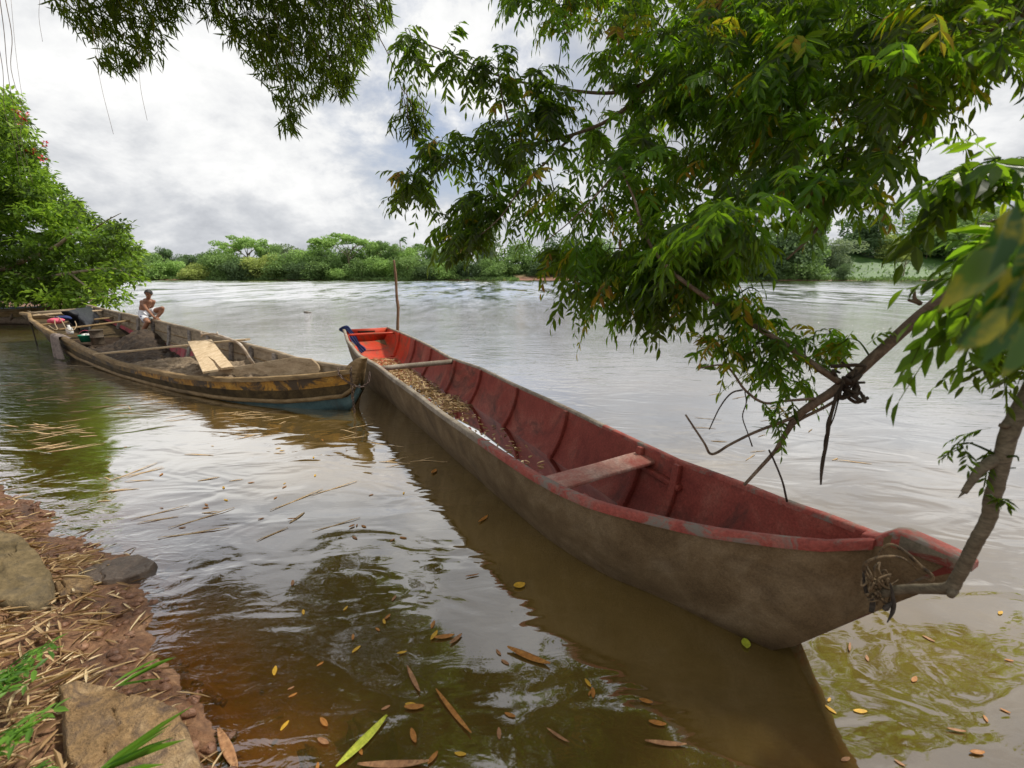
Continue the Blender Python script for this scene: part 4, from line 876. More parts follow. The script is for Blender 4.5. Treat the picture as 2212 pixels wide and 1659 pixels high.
for sg in (-1, 1):
    mb = MB(); ell(mb, hc + fw * .081 + rt * sg * .031 + up_ * .008, .012, .006, .006, R3); mb.obj('eye', [M['hair']], boy)
for sg in (-1, 1):
    mb = MB(); mb.tube([hc + fw * .083 + rt * (sg * .031 - .02) + up_ * .030, hc + fw * .092 + rt * (sg * .031) + up_ * .035, hc + fw * .083 + rt * (sg * .031 + .02) + up_ * .030], [.003, .006, .003], 5); mb.obj('eyebrow', [M['hair']], boy)
M['lip'] = worn('lip', [(0.16, 0.055, 0.045), (0.2, 0.07, 0.06)], None, 5, 0.5)
mb = MB(); ell(mb, hc + fw * .091 - up_ * .058, .020, .005, .004, R3); mb.obj('mouth', [M['lip']], boy)
G = []; c_ = hc + up_ * .020 - fw * .004
for a in np.linspace(0.02, 1, 12):
    row = []
    for f_ in np.linspace(0, 2 * math.pi, 30, endpoint=False):
        cf = math.cos(f_); lim = a * (math.pi * .60 if cf < .3 else math.pi * (.60 - .26 * min(1, (cf - .3) / .45)) + .05 * math.sin(f_ * 11)); r_ = .101 + .004 * math.sin(9 * f_) * a + .003 * math.sin(17 * f_ + 3 * a)
        row.append(c_ + r_ * (.84 * rt * math.sin(lim) * math.sin(f_) + fw * math.sin(lim) * cf * 1.0 + up_ * math.cos(lim) * 1.0))
    G.append(row)
mb = MB(); mb.grid(np.array(G), closeu=True); mb.obj('hair', [M['hair']], boy, solid=.010)
mb = MB()
ell(mb, pel + (0, 0, .0), .138, .115, .10); ell(mb, bp(548, 880, 0), .128, .105, .06)
bone(mb, [hpR, (hpR + knR) / 2, hpR * .24 + knR * .76], [.108, .100, .094]); bone(mb, [hpL, (hpL + knL) / 2, hpL * .42 + knL * .58], [.108, .098, .088])
shorts = remeshed(mb, 'shorts', M['white_cloth'], boy, .010, 4)
for k in range(3):
    mb = MB(); u_ = nrm(np.cross(knR - hpR, (0, -1, 0))); u_ = u_ if u_[0] < 0 else -u_; dd = nrm(knR - hpR); fr_ = nrm(np.cross(u_, dd)); fr_ = fr_ if fr_[1] < 0 else -fr_
    p = []
    for t_, rr in ((-.05, .112), (.2, .109), (.45, .104), (.7, .099)):
        an2 = (k - 1) * .26 - .62; p.append(hpR + (knR - hpR) * t_ + (u_ * math.cos(an2 + .35) - fr_ * math.sin(an2 + .35)) * (rr - .001))
    mb.tube(smooth_path(p, 4), .006, 5); mb.obj('stripe', [M['blue_cloth']], shorts)
mb = MB(); ell(mb, hpR * .48 + knR * .52 + fr_ * .098 - u_ * .035, .022, .006, .02); mb.obj('badge', [M['blue_cloth']], shorts)

# ---------------- pole, jug, far left boats ----------------
pb = P(858, 735, 0); mb = MB(); k_ = lambda y: PD(855, y, 1)
zc_p = pb[1] * cp + H * sp_
mb.tube(smooth_path([np.array([pb[0] + .02, pb[1], -.6]), PD(859, 712, zc_p), PD(860, 668, zc_p), PD(857, 640, zc_p), PD(855, 600, zc_p), PD(851, 562, zc_p)], 6), [.055, .052, .045, .050, .040, .044, .03], 8)
mb.tube([PD(860, 668, zc_p), PD(864, 664, zc_p)], [.03, .015], 6)
M['pole'] = worn('pole_wood', [(0.13, 0.07, 0.04), (0.24, 0.14, 0.08)], None, 8, 0.8)
po = mb.obj('wooden_pole', [M['pole']], origin=q3(pb)); tag(po, 'crooked brown wooden pole standing in the water behind the stern of the red boat', 'pole')
M['jug'] = worn('dirty_plastic', [(0.22, 0.20, 0.17), (0.32, 0.29, 0.25)], None, 8, 0.6)
jc = P(663, 676, 0)
jug = thing('jug', 'small white plastic jug adrift on the open river beyond the two boats', 'jug', q3(jc))
mb = MB(); mb.tube([jc + (-.16, 0, .02), jc + (-.14, 0, .02), jc + (.08, 0, .02), jc + (.14, 0, .015)], [.05, .08, .08, .04], 12); mb.obj('body', [M['jug']], jug)
mb = MB(); mb.tube([jc + (.14, 0, .015), jc + (.26, 0, .01)], [.04, .035], 10); mb.obj('neck', [M['jug']], jug)
def canoe(c, d, L_, w_, h_, mat, m2, label):
    d = nrm(np.array(d)); p_ = np.array([-d[1], d[0], 0]); r_ = thing('canoe', label, 'boat', q3(c)); sec = []; inn = []
    for t in np.linspace(-1, 1, 17):
        hw = w_ / 2 * (1 - abs(t) ** 2.6) + .02; zz_ = h_ * (1 + .5 * t * t)
        sec.append([c + d * t * L_ / 2 + p_ * hw * math.cos(a) + np.array([0, 0, 1]) * (zz_ - zz_ * 1.1 * math.sin(a)) for a in np.linspace(0, math.pi, 9)])
        inn.append([c + d * t * L_ / 2 * .97 + p_ * (hw - .03) * math.cos(a) + np.array([0, 0, 1]) * (zz_ + .01 - zz_ * .8 * math.sin(a)) for a in np.linspace(0, math.pi, 9)])
    mb = MB(); mb.grid(np.array(sec)); mb.obj('hull', [mat], r_)
    mb = MB(); mb.grid(np.array(inn), flip=True); mb.obj('inner_lining', [m2], r_)
    mb = MB(); mb.tube([q[0] + (0, 0, .01) for q in sec], .025, 6); mb.obj('gunwale', [m2], r_); mb = MB(); mb.tube([q[-1] + (0, 0, .01) for q in sec], .025, 6); mb.obj('gunwale', [m2], r_)
canoe(P(30, 682, .05), (1, .25, 0), 6.0, .9, .38, M['wood_brown'], M['blue_pl'], 'narrow canoe with faded blue rim lying at the left bank behind the sand boat stern')
canoe(P(-60, 692, .05), (1, .1, 0), 5.0, .9, .35, M['wood_brown'], M['wood_in'], 'brown canoe at the far left edge under the hanging tree')
for k_, (x, y, l_) in enumerate([(20, 696, 2.0), (58, 694, 1.2)]):
    mb = MB(); c = P(x, y, .1); mb.tube(smooth_path([c + (-l_ / 2, 0, 0), c + (0, .1, .06), c + (l_ / 2, 0, .0)], 4), [.13, .16, .12], 9); mb.tube([c + (.1, 0, .05), c + (.3, -.1, .35)], [.06, .03], 7)
    o = mb.obj('log', [M['bark']], origin=q3(c)); tag(o, ('long' if k_ == 0 else 'short') + ' dark log stranded at the waterline left of the sand boat stern', 'log', 'logs stranded at the left waterline')

# ---------------- overhanging tree on the right ----------------
tree = thing('overhanging_tree', 'large broadleaf tree reaching over the red boat from the right bank', 'tree', (3.9, -.9, .2))
def limb(pts, rad, mat, name='limb', seg=10, n=6, knots=True):
    p = smooth_path(pts, n); p = p + rng.normal(0, 1, p.shape) * np.interp(np.linspace(0, 1, len(p)), np.linspace(0, 1, len(rad)), rad)[:, None] * .025
    mb = MB(); mb.tube(p, rad, seg); return mb, p
LIMBS = []
def add_limb(px, rad, mat=None, name='limb', extra=None):
    pts = [PD(*q) if len(q) == 3 else np.array(q[1:]) for q in px]
    mb, p = limb(pts, rad, mat); 
    if extra: extra(mb, p)
    mb.obj(name, [mat or M['bark']], tree); LIMBS.append(p); return p
tk = [np.array(q) for q in [(3.9, -.9, -.1), (3.8, -.8, 1.0), (3.5, -.5, 2.2), (3.1, .1, 3.2), (2.6, .9, 4.3), (2.0, 2.0, 5.4)]]
mb, p = limb(tk, [.26, .22, .19, .16, .11, .06], M['bark'], seg=14); mb.obj('trunk', [M['bark']], tree); LIMBS.append(p)
T0 = (0, 3.5, -.5, 2.2); T1 = (0, 3.1, .1, 3.2)
def w4(v): return (0,) + tuple(v)
def stubs(mb, p):
    q = PD(1988, 656, 2.18); mb.tube(smooth_path([q, PD(1976, 645, 2.17), PD(1976, 627, 2.16)], 4), [.012, .009, .004], 6); mb.tube(smooth_path([q, PD(1976, 652, 2.17), PD(1962, 648, 2.17)], 4), [.010, .006], 6)
add_limb([w4((3.6, -.3, 1.9)), (2300, 470, 2.1), (2140, 570, 2.15), (2050, 633, 2.2), (1960, 706, 2.25), (1850, 806, 2.3), (1800, 845, 2.32), (1725, 897, 2.38), (1690, 950, 2.42), (1674, 975, 2.45), (1607, 1048, 2.5)], [.045, .036, .031, .028, .026, .025, .021, .013, .011, .008], M['bark'], extra=stubs)
add_limb([(1815, 826, 2.3), (1760, 790, 2.35), (1690, 741, 2.4), (1600, 686, 2.5), (1510, 632, 2.6), (1440, 575, 2.7), (1395, 510, 2.8), (1370, 430, 2.9), (1340, 360, 3.0)], [.018, .017, .015, .013, .012, .010, .008, .006], M['bark'])
add_limb([(1725, 897, 2.38), (1680, 915, 2.40), (1630, 934, 2.42), (1579, 959, 2.45), (1538, 981, 2.47), (1520, 955, 2.46), (1481, 896, 2.45)], [.010, .009, .0075, .007, .0075, .006, .005], M['bark'])
add_limb([(1760, 861, 2.33), (1696, 866, 2.36), (1650, 870, 2.4), (1609, 842, 2.42), (1568, 791, 2.45), (1510, 795, 2.47)], [.008, .007, .007, .006, .004], M['bark'])
add_limb([(1700, 1083, 2.6), (1690, 1040, 2.5), (1672, 995, 2.45), (1661, 972, 2.44)], [.006, .005, .005], M['twig'])
add_limb([(1532, 928, 2.5), (1555, 880, 2.48), (1579, 850, 2.45), (1604, 842, 2.42)], [.003, .004, .005], M['twig'])
add_limb([(1625, 964, 2.45), (1615, 935, 2.43), (1604, 900, 2.42), (1612, 870, 2.41), (1609, 846, 2.42)], [.004, .003, .003, .003, .003], M['twig'])
add_limb([(1830, 850, 2.32), (1780, 880, 2.36), (1730, 905, 2.4), (1700, 930, 2.42), (1675, 972, 2.44)], [.008, .008, .009, .010, .008], M['bark'])
def hang(mb, p): pass
add_limb([(1818, 830, 2.3), (1806, 857, 2.3), (1797, 890, 2.31), (1790, 915, 2.31), (1786, 952, 2.32), (1776, 1005, 2.33), (1773, 1047, 2.33)], [.010, .009, .008, .011, .008, .009, .004], M['twig'], 'dead_vine')
add_limb([(1812, 860, 2.3), (1800, 905, 2.3), (1782, 945, 2.32), (1779, 990, 2.33)], [.004, .003, .003, .002], M['twig'], 'dead_vine')
mb = MB()
for k in range(9):
    c = PD(1836 + rng.uniform(-14, 14), 822 + rng.uniform(-22, 28), 2.27); a = rng.uniform(0, 6.28, 5)
    mb.tube(smooth_path([c + rng.normal(0, .035, 3) for _ in range(5)], 5), [.010, .008, .006], 6)
mb.obj('twig_tangle', [M['twig']], tree)
# limb that carries the mooring
def stub2(mb, p):
    a = PD(2149, 996, 1.62); e = PD(2082, 1064, 1.60); mb.tube(smooth_path([a + (.01, 0, .01), PD(2120, 1012, 1.61), PD(2100, 1038, 1.6), e], 4), [.022, .017, .013, .010], 8)
    for k in range(5): mb.tube([e, e + nrm(e - a) * rng.uniform(.01, .03) + rng.normal(0, .006, 3)], [.006, .001], 4)
    mb.tube([PD(2180, 920, 1.6), PD(2164, 919, 1.58), PD(2166, 914, 1.58)], [.014, .010, .004], 6)
    mb.tube([PD(2058, 1274, 1.74), PD(2053, 1287, 1.72)], [.020, .012], 8)
add_limb([w4((3.75, -.7, 1.6)), (2480, 560, 1.6), (2300, 730, 1.6), (2212, 875, 1.6), (2180, 935, 1.6), (2160, 1015, 1.61), (2142, 1085, 1.63), (2136, 1118, 1.64), (2110, 1167, 1.66), (2087, 1213, 1.69), (2066, 1252, 1.73), (2050, 1270, 1.75), (2010, 1272, 1.80), (1950, 1273, 1.88), (1902, 1281, 1.94)], [.05, .036, .030, .028, .026, .024, .023, .022, .021, .021, .021, .023, .020, .019, .020], M['limb_bark'], extra=stub2)
# upper limbs
add_limb([T1, (2212, 20, 2.5), (2050, 150, 2.6), (1970, 290, 2.7), (1930, 330, 2.8), (1925, 400, 2.8)], [.055, .04, .03, .02, .015, .01])
add_limb([T1, (2120, 60, 3.0), (1960, 130, 3.1), (1850, 185, 3.2), (1720, 230, 3.3), (1600, 330, 3.4), (1560, 440, 3.4)], [.05, .036, .028, .022, .017, .013, .01])
add_limb([w4((2.6, .9, 4.3)), (1720, -160, 3.4), (1560, 0, 3.5), (1500, 90, 3.6), (1430, 160, 3.7), (1330, 200, 3.8), (1200, 190, 3.9), (1080, 165, 4.0), (960, 110, 4.0), (890, 85, 4.0)], [.07, .06, .04, .03, .022, .015, .011, .008, .006, .004])
add_limb([(1430, 160, 3.7), (1330, 250, 3.7), (1240, 290, 3.75), (1150, 310, 3.8), (1060, 325, 3.9), (970, 340, 3.9), (880, 385, 3.9)], [.018, .016, .013, .010, .007, .005, .003])
add_limb([(1115, 330, 3.8), (1100, 270, 3.8), (1085, 210, 3.8), (1075, 150, 3.8)], [.010, .009, .007, .005])
add_limb([(1240, 290, 3.75), (1180, 350, 3.6), (1130, 400, 3.6), (1080, 470, 3.6), (1010, 530, 3.6)], [.012, .010, .008, .005, .003])
add_limb([(1850, 185, 3.2), (1840, 300, 2.7), (1800, 420, 2.5), (1760, 500, 2.4), (1700, 560, 2.4)], [.016, .014, .012, .008, .005])
add_limb([(1340, 360, 3.0), (1290, 420, 3.0), (1230, 480, 3.0), (1180, 520, 3.0)], [.008, .006, .004, .003])
ALL = np.concatenate([np.asarray(p)[::2] for p in LIMBS])

def in_poly(x, y, poly):
    c = False; n = len(poly); j = n - 1
    for i in range(n):
        xi, yi = poly[i]; xj, yj = poly[j]
        if (yi > y) != (yj > y) and x < (xj - xi) * (y - yi) / (yj - yi) + xi: c = not c
        j = i
    return c
def sample_poly(poly, n):
    P_ = np.array(poly); lo = P_.min(0); hi = P_.max(0); out = []
    while len(out) < n:
        x, y = rng.uniform(lo[0], hi[0]), rng.uniform(lo[1], hi[1])
        if in_poly(x, y, poly): out.append((x, y))
    return np.array(out)
LEAF_ARR = []; RACH = MB()
def compound(base, d, L_, ll, lw, var, droop, K=5):
    """pinnate leaves: base (n,3), direction, rachis length, leaflet length"""
    n = len(base); d = nrm(d); side = nrm(np.cross(d, (0, 0, 1.0)) + rng.normal(0, .25, (n, 3))); dn = np.array([0, 0, -1.0])
    SV = rng.uniform(.62, 1.15, n); ts = np.linspace(.22, 1.0, K + 1); P_, A_, N_2, LL, VV = [], [], [], [], []
    for j, t in enumerate(ts):
        p = base + d * (L_ * t)[:, None] + dn * (L_ * droop * t * t)[:, None]; tg = nrm(d + dn * (2 * droop * t)[:, None])
        for sg in ((-1, 1) if j < K else (0,)):
            a = tg * .62 + side * sg * .80 + dn * (rng.uniform(.25, .75, n))[:, None] + rng.normal(0, .16, (n, 3))
            nn = np.cross(side, tg) * -1; nn = nn * np.sign(nn[:, 2:3] + 1e-6) + side * sg * -.35 + rng.normal(0, .3, (n, 3))
            sc = ll * SV * (.72 + .34 * math.sin(math.pi * (t * .85 + .05))) * rng.uniform(.72, 1.15, n)
            P_.append(p + rng.normal(0, .002, (n, 3))); A_.append(a); N_2.append(nn); LL.append(sc); VV.append(np.clip(var + rng.normal(0, .05, n), 0, 1))
    P_, A_, N_2, LL, VV = map(np.concatenate, (P_, A_, N_2, LL, VV)); W_ = np.concatenate([np.full(n, 1.0)] * (2 * K + 1)) * LL * lw
    LEAF_ARR.append(leaf_array(P_, A_, N_2, LL, W_, VV, T_LEAF))
    # rachis ribbons
    tq = np.linspace(0, 1, 4); r_ = .0022
    pts = np.stack([base + d * (L_ * t)[:, None] + dn * (L_ * droop * t * t)[:, None] for t in tq], 1)
    wv = nrm(np.cross(d, rng.normal(size=(n, 3))))[:, None] * r_
    V = np.stack([pts - wv, pts + wv], 2).reshape(n, -1, 3); f = np.array([(0, 1, 3, 2), (2, 3, 5, 4), (4, 5, 7, 6)])
    F = (f[None] + (np.arange(n) * 8)[:, None, None]).reshape(-1, 4); RIB.append((V.reshape(-1, 3), F, np.full(n * 8, .1)))
RIB = []; TW = MB()
HOLES = [[(2040, 150), (2260, 20), (2260, 330), (2120, 330), (1960, 420), (1930, 330)], [(1960, 330), (2090, 330), (1990, 470), (1930, 470)], [(1560, 300), (1640, 300), (1640, 380), (1560, 380)]]

def sprays(poly, n, z0, z1, ll=.105, k=(3, 6), green=(0.05, 0.85), spread=.16, orange=.035, L_=.24, zfun=None, connect=True, lw=.30, droop=(.25, .9)):
    pts = sample_poly(poly, n); Z = rng.uniform(z0, z1, n)
    if zfun is not None: Z = np.array([zfun(x, y) for x, y in pts]) + rng.uniform(z0, z1, n)
    B, D, LL, VA = [], [], [], []
    CC = np.array([PD(x, y, z) for (x, y), z in zip(pts, Z)]); dm = np.array([((ALL - c) ** 2).sum(1).min() for c in CC]); od = np.argsort(dm); NODES = list(ALL)
    for (x, y), zc in zip(pts[od], Z[od]):
        
        if connect and HOLES and any(in_poly(x, y, h_) for h_ in HOLES) and rng.uniform() < .85: continue
        c = PD(x, y, zc); ND = np.array(NODES); d2 = ND - c; i = np.argmin((d2 ** 2).sum(1)); a = ND[i]; out = nrm(c - a + rng.normal(0, .03, 3))
        if connect and np.linalg.norm(c - a) < 1.0:
            m_ = (a + c) / 2 + np.array([0, 0, .12]) * np.linalg.norm(c - a) + rng.normal(0, .02, 3); TW.tube(smooth_path([a, m_, c], 3), [.005, .0035, .002], 4, cap=False); NODES += [m_, c]
        elif connect: continue
        vb = rng.uniform(*green)
        nk = rng.integers(*k)
        for j in range(nk):
            th = rng.uniform(0, 6.28); dd = np.array([math.cos(th), math.sin(th), rng.uniform(-.45, .25)]) + out * .9
            B.append(c - out * rng.uniform(0, spread) + rng.normal(0, .012, 3)); D.append(dd); LL.append(L_ * rng.uniform(.7, 1.2)); VA.append(vb + rng.normal(0, .10) if rng.uniform() > orange else rng.uniform(.92, 1.0))
    if not B: return
    VA = np.array(VA); VA = np.where(VA < .9, np.clip(VA, 0, .87), VA)
    compound(np.array(B), np.array(D), np.array(LL), np.full(len(B), ll), lw, VA, rng.uniform(*droop, len(B)))
zf = lambda x, y: float(np.interp(x, [850, 1200, 1600, 2000, 2212], [3.95, 3.6, 2.9, 2.4, 2.2]))
MAIN = [(1250, -40), (2260, -40), (2260, 200), (2060, 300), (1930, 350), (1800, 360), (1690, 380), (1620, 450), (1480, 490), (1350, 510), (1210, 500), (1110, 480), (1150, 390), (1120, 350), (1230, 300), (1320, 260), (1330, 180), (1290, 90)]
sprays(MAIN, 350, -.45, .8, zfun=zf)
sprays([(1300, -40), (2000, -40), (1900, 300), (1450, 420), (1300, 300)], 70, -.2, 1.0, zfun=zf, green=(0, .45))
sprays([(1400, -40), (1950, -40), (1900, 360), (1600, 430), (1420, 380)], 60, 4.4, 6.0, green=(.1, .7), ll=.13, L_=.3)
sprays([(1100, -60), (1290, -60), (1270, 30), (1200, 60), (1110, 20)], 18, -.2, .3, zfun=zf)
sprays([(870, 60), (960, 70), (1100, 110), (1200, 130), (1240, 190), (1180, 230), (1080, 190), (980, 150), (890, 110)], 24, -.1, .15, zfun=zf, green=(0.05, .4))  # left-hand sprays coloured dark, backlit silhouettes put into the leaf tone
sprays([(862, 80), (900, 70), (930, 110), (880, 120)], 6, -.1, .1, zfun=zf, green=(0.05, .4), k=(3, 5))
sprays([(850, 380), (900, 370), (920, 410), (860, 420)], 6, -.1, .1, zfun=zf, green=(0.05, .35), k=(3, 5))
sprays([(900, 440), (1010, 410), (1060, 470), (1000, 540), (960, 560), (950, 500)], 14, -.2, .1, zfun=zf, green=(0.05, .35))
sprays([(1000, 170), (1180, 200), (1260, 240), (1240, 280), (1100, 240)], 15, -.1, .15, zfun=zf, green=(0.05, .35))
sprays([(960, 270), (1060, 250), (1180, 290), (1160, 340), (1060, 360), (960, 370), (870, 400), (860, 380), (930, 340)], 30, -.1, .2, zfun=zf, green=(0.05, .35))
sprays([(1010, 400), (1110, 380), (1080, 470), (1030, 510), (980, 530)], 13, -.2, .1, zfun=zf, green=(0.05, .4))
sprays([(1220, 500), (1460, 500), (1560, 540), (1500, 620), (1380, 650), (1290, 620), (1220, 570)], 38, -.4, .1, zfun=zf, green=(.1, .6))
sprays([(1380, 480), (1620, 460), (1640, 560), (1520, 590), (1400, 570)], 34, -.5, .1, zfun=zf, green=(.05, .85))
sprays([(1180, 530), (1330, 520), (1420, 600), (1330, 680), (1240, 640)], 16, -.3, .1, zfun=zf, green=(.1, .7))
sprays([(1370, 640), (1440, 610), (1400, 690), (1350, 690)], 5, -.3, -.2, zfun=zf)
sprays([(1530, 650), (1640, 620), (1680, 680), (1720, 760), (1760, 830), (1700, 840), (1610, 840), (1560, 770)], 26, 2.35, 2.65, green=(.35, .85), ll=.078, L_=.17)
sprays([(1740, 720), (1840, 700), (1850, 730), (1770, 755)], 7, 2.3, 2.5, green=(.35, .85), ll=.07, L_=.15)
sprays([(1640, 890), (1720, 870), (1740, 890), (1650, 920)], 3, 2.36, 2.42, green=(.5, .8), ll=.06, L_=.13, k=(2, 4))
sprays([(1480, 470), (1640, 420), (1620, 460), (1560, 510), (1480, 520)], 14, 2.0, 2.4, green=(.3, .8))
sprays([(1680, 350), (1930, 340), (1920, 400), (1820, 420), (1700, 420)], 14, 2.1, 2.5, green=(.35, .85), orange=.08)
sprays([(1950, 350), (2212, 280), (2260, 420), (2150, 430), (2020, 440)], 20, 1.45, 1.8, ll=.11, green=(.25, .6), k=(3, 5), L_=.26, orange=.01, lw=.38)
sprays([(2120, 500), (2260, 440), (2260, 620), (2130, 600)], 12, 1.2, 1.5, ll=.11, green=(.35, .7), k=(3, 5), lw=.38)
sprays([(2130, 730), (2230, 700), (2230, 800), (2150, 790)], 6, 1.5, 1.7, green=(.02, .4), ll=.07, L_=.17)
sprays([(2060, 960), (2100, 940), (2110, 985), (2060, 1000)], 2, 1.58, 1.62, green=(.15, .3), ll=.045, L_=.10, k=(2, 4), orange=.2, connect=True)
sprays([(2190, 980), (2212, 960), (2230, 1010), (2195, 1020)], 2, 1.55, 1.6, green=(.15, .3), ll=.045, L_=.10, k=(2, 3))
sprays([(1400, -350), (2700, -350), (2600, 100), (1500, 60)], 260, 5.6, 8.2, green=(0, .2), orange=0, ll=.16, L_=.34, connect=False)  # leaf colour lowered so these sprays mirror dark
# the part of the crown above the frame, seen only mirrored in the river; leaf colour darkened to deepen that reflection
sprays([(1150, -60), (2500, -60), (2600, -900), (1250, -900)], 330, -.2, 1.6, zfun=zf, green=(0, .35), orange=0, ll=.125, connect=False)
TWA = (np.array(TW.v), np.array([q + [q[-1]] * (4 - len(q)) for q in TW.f]), np.zeros(len(TW.v)))
arr_obj('crown', LEAF_ARR + RIB + [TWA], M['leaf'], tree, smooth=False)
# big blurred leaves close to the lens
LEAF_ARR.clear(); RIB.clear()
nb = 0; B, A_, N2, LL, VA = [], [], [], [], []
for k in range(26):
    x = rng.uniform(2150, 2290); y = rng.uniform(430, 700); zc = rng.uniform(.52, .70); tx = x - rng.uniform(40, 130); ty = y + rng.uniform(80, 170)
    a = PD(x, y, zc); t_ = PD(tx, ty, zc * rng.uniform(.96, 1.05)); B.append(a); A_.append(t_ - a); N2.append(np.array([.15, -1, .5]) + rng.normal(0, .45, 3)); LL.append(np.linalg.norm(t_ - a)); VA.append(rng.uniform(0, 1))
big_ = leaf_array(np.array(B), np.array(A_), np.array(N2), np.array(LL), np.array(LL) * .36, np.array(VA), T_LEAF)
arr_obj('near_leaves', [big_], M['leaf_near'], tree, smooth=True)

# vine tying limb and boat
def coil(mb, pts, r_=.006, n=8): mb.tube(smooth_path(pts, n), r_, 6)
tie = thing('vine_tie', 'dry vine wound round the tree limb and the bow of the red boat', 'vine', q3(PD(1900, 1270, 1.95)))
mb = MB()
D_ = lambda x, y, z=1.93: PD(1782 + .2278 * x, 1026 + .2278 * y, z)
coil(mb, [D_(440, 1000), D_(370, 900), D_(400, 830, 1.9), D_(520, 780, 1.88), D_(690, 775, 1.88), D_(800, 830, 1.9), D_(870, 900, 1.92)], [.006, .007, .006, .005, .004])
coil(mb, [D_(500, 860, 1.98), D_(520, 740, 1.97), D_(620, 660, 1.93), D_(760, 730, 1.9), D_(900, 860, 1.9), D_(1010, 950, 1.88), D_(1010, 1000, 1.88), D_(960, 990, 1.88)], [.004, .006, .008, .009, .007, .004])
coil(mb, [D_(480, 980), D_(470, 880), D_(520, 830, 1.96), D_(510, 900), D_(560, 1000)], .004)
for k in range(22):
    c = np.array([rng.uniform(380, 600), rng.uniform(940, 1140)]); coil(mb, [D_(*(c + rng.normal(0, 45, 2)), 1.90 + rng.uniform(0, .05)) for _ in range(4)], [.005, .0045, .002], 4)
mb.obj('loops', [M['vine']], tie)
mb = MB(); coil(mb, [D_(620, 1030, 1.88), D_(640, 1120, 1.89), D_(650, 1220, 1.9), D_(640, 1300, 1.9), D_(590, 1400, 1.9)], [.004, .006, .010, .008, .002], 5)
coil(mb, [D_(370, 930, 1.96), D_(390, 1100, 1.97), D_(450, 1200, 1.97), D_(440, 1300, 1.97)], [.007, .009, .012, .010], 5); coil(mb, [D_(640, 1200, 1.9), D_(580, 1260, 1.9), D_(555, 1280, 1.9)], [.004, .012, .006], 5)
mb.obj('dead_strands', [M['rope_dark']], tie)

# ---------------- bamboo overhead ----------------
bam = thing('bamboo', 'hanging bamboo sprays with narrow leaves across the top left of the view', 'bamboo', (-2.2, -2.5, .3))
BA = []; BT = MB()
def bam_cluster(pts3, out, n, ln=.27):
    m_ = len(pts3); B = np.repeat(pts3, n, 0); d = np.repeat(out, n, 0) + rng.normal(0, .55, (m_ * n, 3)) + (0, 0, -.75)
    v = np.repeat(np.clip(rng.beta(2, 2, m_), 0, 1), n) + rng.normal(0, .1, m_ * n)
    L_ = ln * rng.uniform(.6, 1.25, m_ * n); BA.append(leaf_array(B + rng.normal(0, .05, B.shape), d, rng.normal(size=B.shape), L_, L_ * .13, np.clip(v, 0, 1), T_LANCE))
def bam_region(poly, n, z0, z1, lean, cl=7):
    pts = sample_poly(poly, n); c = np.array([PD(x, y, z) for (x, y), z in zip(pts, rng.uniform(z0, z1, n))])
    bam_cluster(c, np.tile(np.array(lean, float), (n, 1)), cl)
    for q in c[::3]:
        st = q + np.array([-lean[0] * .3, -lean[1] * .3, .45]) + rng.normal(0, .06, 3); BT.tube(smooth_path([st, (st + q) / 2 + (0, 0, .05), q], 2), [.007, .005, .003], 4, cap=False)
bam_region([(400, -80), (835, -80), (840, 10), (800, 90), (760, 150), (730, 180), (680, 200), (640, 240), (615, 262), (590, 210), (550, 150), (500, 90), (440, 30)], 560, 8.6, 11.2, (.25, 0, -.2), 8)
bam_region([(480, -80), (840, -80), (800, 60), (700, 150), (620, 170), (540, 80)], 150, 9.0, 11.5, (.25, 0, -.2), 8)
bam_region([(110, -80), (420, -80), (395, 20), (350, 90), (330, 130), (300, 145), (240, 145), (210, 140), (220, 90), (160, 60), (110, 20)], 330, 8.8, 10.8, (.35, 0, -.2), 7)
bam_region([(330, -80), (500, -80), (460, 20), (400, 15)], 50, 8.8, 10.5, (.3, 0, -.3), 7)
bam_region([(610, 250), (640, 230), (628, 285), (612, 280)], 10, 9.0, 9.4, (.1, 0, -.4), 6)
bam_region([(720, 170), (790, 100), (750, 185), (728, 215)], 25, 9.0, 10, (.1, 0, -.4), 6)
bam_region([(866, 210), (900, 205), (915, 240), (918, 275), (895, 290), (872, 270), (868, 235)], 34, 8.9, 9.1, (.1, 0, -.3), 7)
bam_region([(835, 262), (862, 248), (866, 256), (840, 275)], 4, 8.9, 9.0, (-.3, 0, -.4), 6)
bam_region([(-100, -80), (900, -80), (1000, -900), (-300, -900)], 6000, 7.0, 11, (.2, 0, -.2), 9)
bam_region([(-700, -80), (-80, -80), (-300, -900), (-900, -900)], 250, 7, 10, (.2, 0, -.2), 9)
arr_obj('foliage', BA, M['bamboo'], bam)
BT.tube(smooth_path([PD(780, 0, 9.4), PD(808, 60, 9.1), PD(835, 110, 9.0), PD(852, 150, 9.0), PD(868, 190, 9.0), PD(884, 215, 9.0), PD(895, 260, 9.0)], 5), [.011, .009, .007], 6)
BT.tube(smooth_path([PD(884, 215, 9.0), PD(868, 235, 8.95), PD(840, 262, 8.9)], 4), [.003, .002], 5)
for x0, y0, x1, y1 in [(88, -20, 92, 90), (200, 60, 245, 290), (22, -20, 66, 310), (300, 110, 318, 260)]:
    BT.tube(smooth_path([PD(x0, y0, 5.5), PD((x0 + x1) / 2 - 6, (y0 + y1) / 2, 5.5), PD(x1, y1, 5.5)], 4), .0022, 4)
for k, dx in enumerate((-14, 0, 12)):
    BT.tube(smooth_path([PD(0 + dx, 0, 5.2), PD(4 + dx + 5 * k, 60 + 10 * k, 5.2), PD(20 + dx - 4 * k, 150, 5.2), PD(24 + dx + 6 * k, 240, 5.2), PD(38 + dx * .6, 300, 5.2), PD(60 + dx, 400, 5.2)], 5), [.004, .003, .002, .0015], 5)
BT.obj('stems', [M['bark']], bam)
mb = MB()
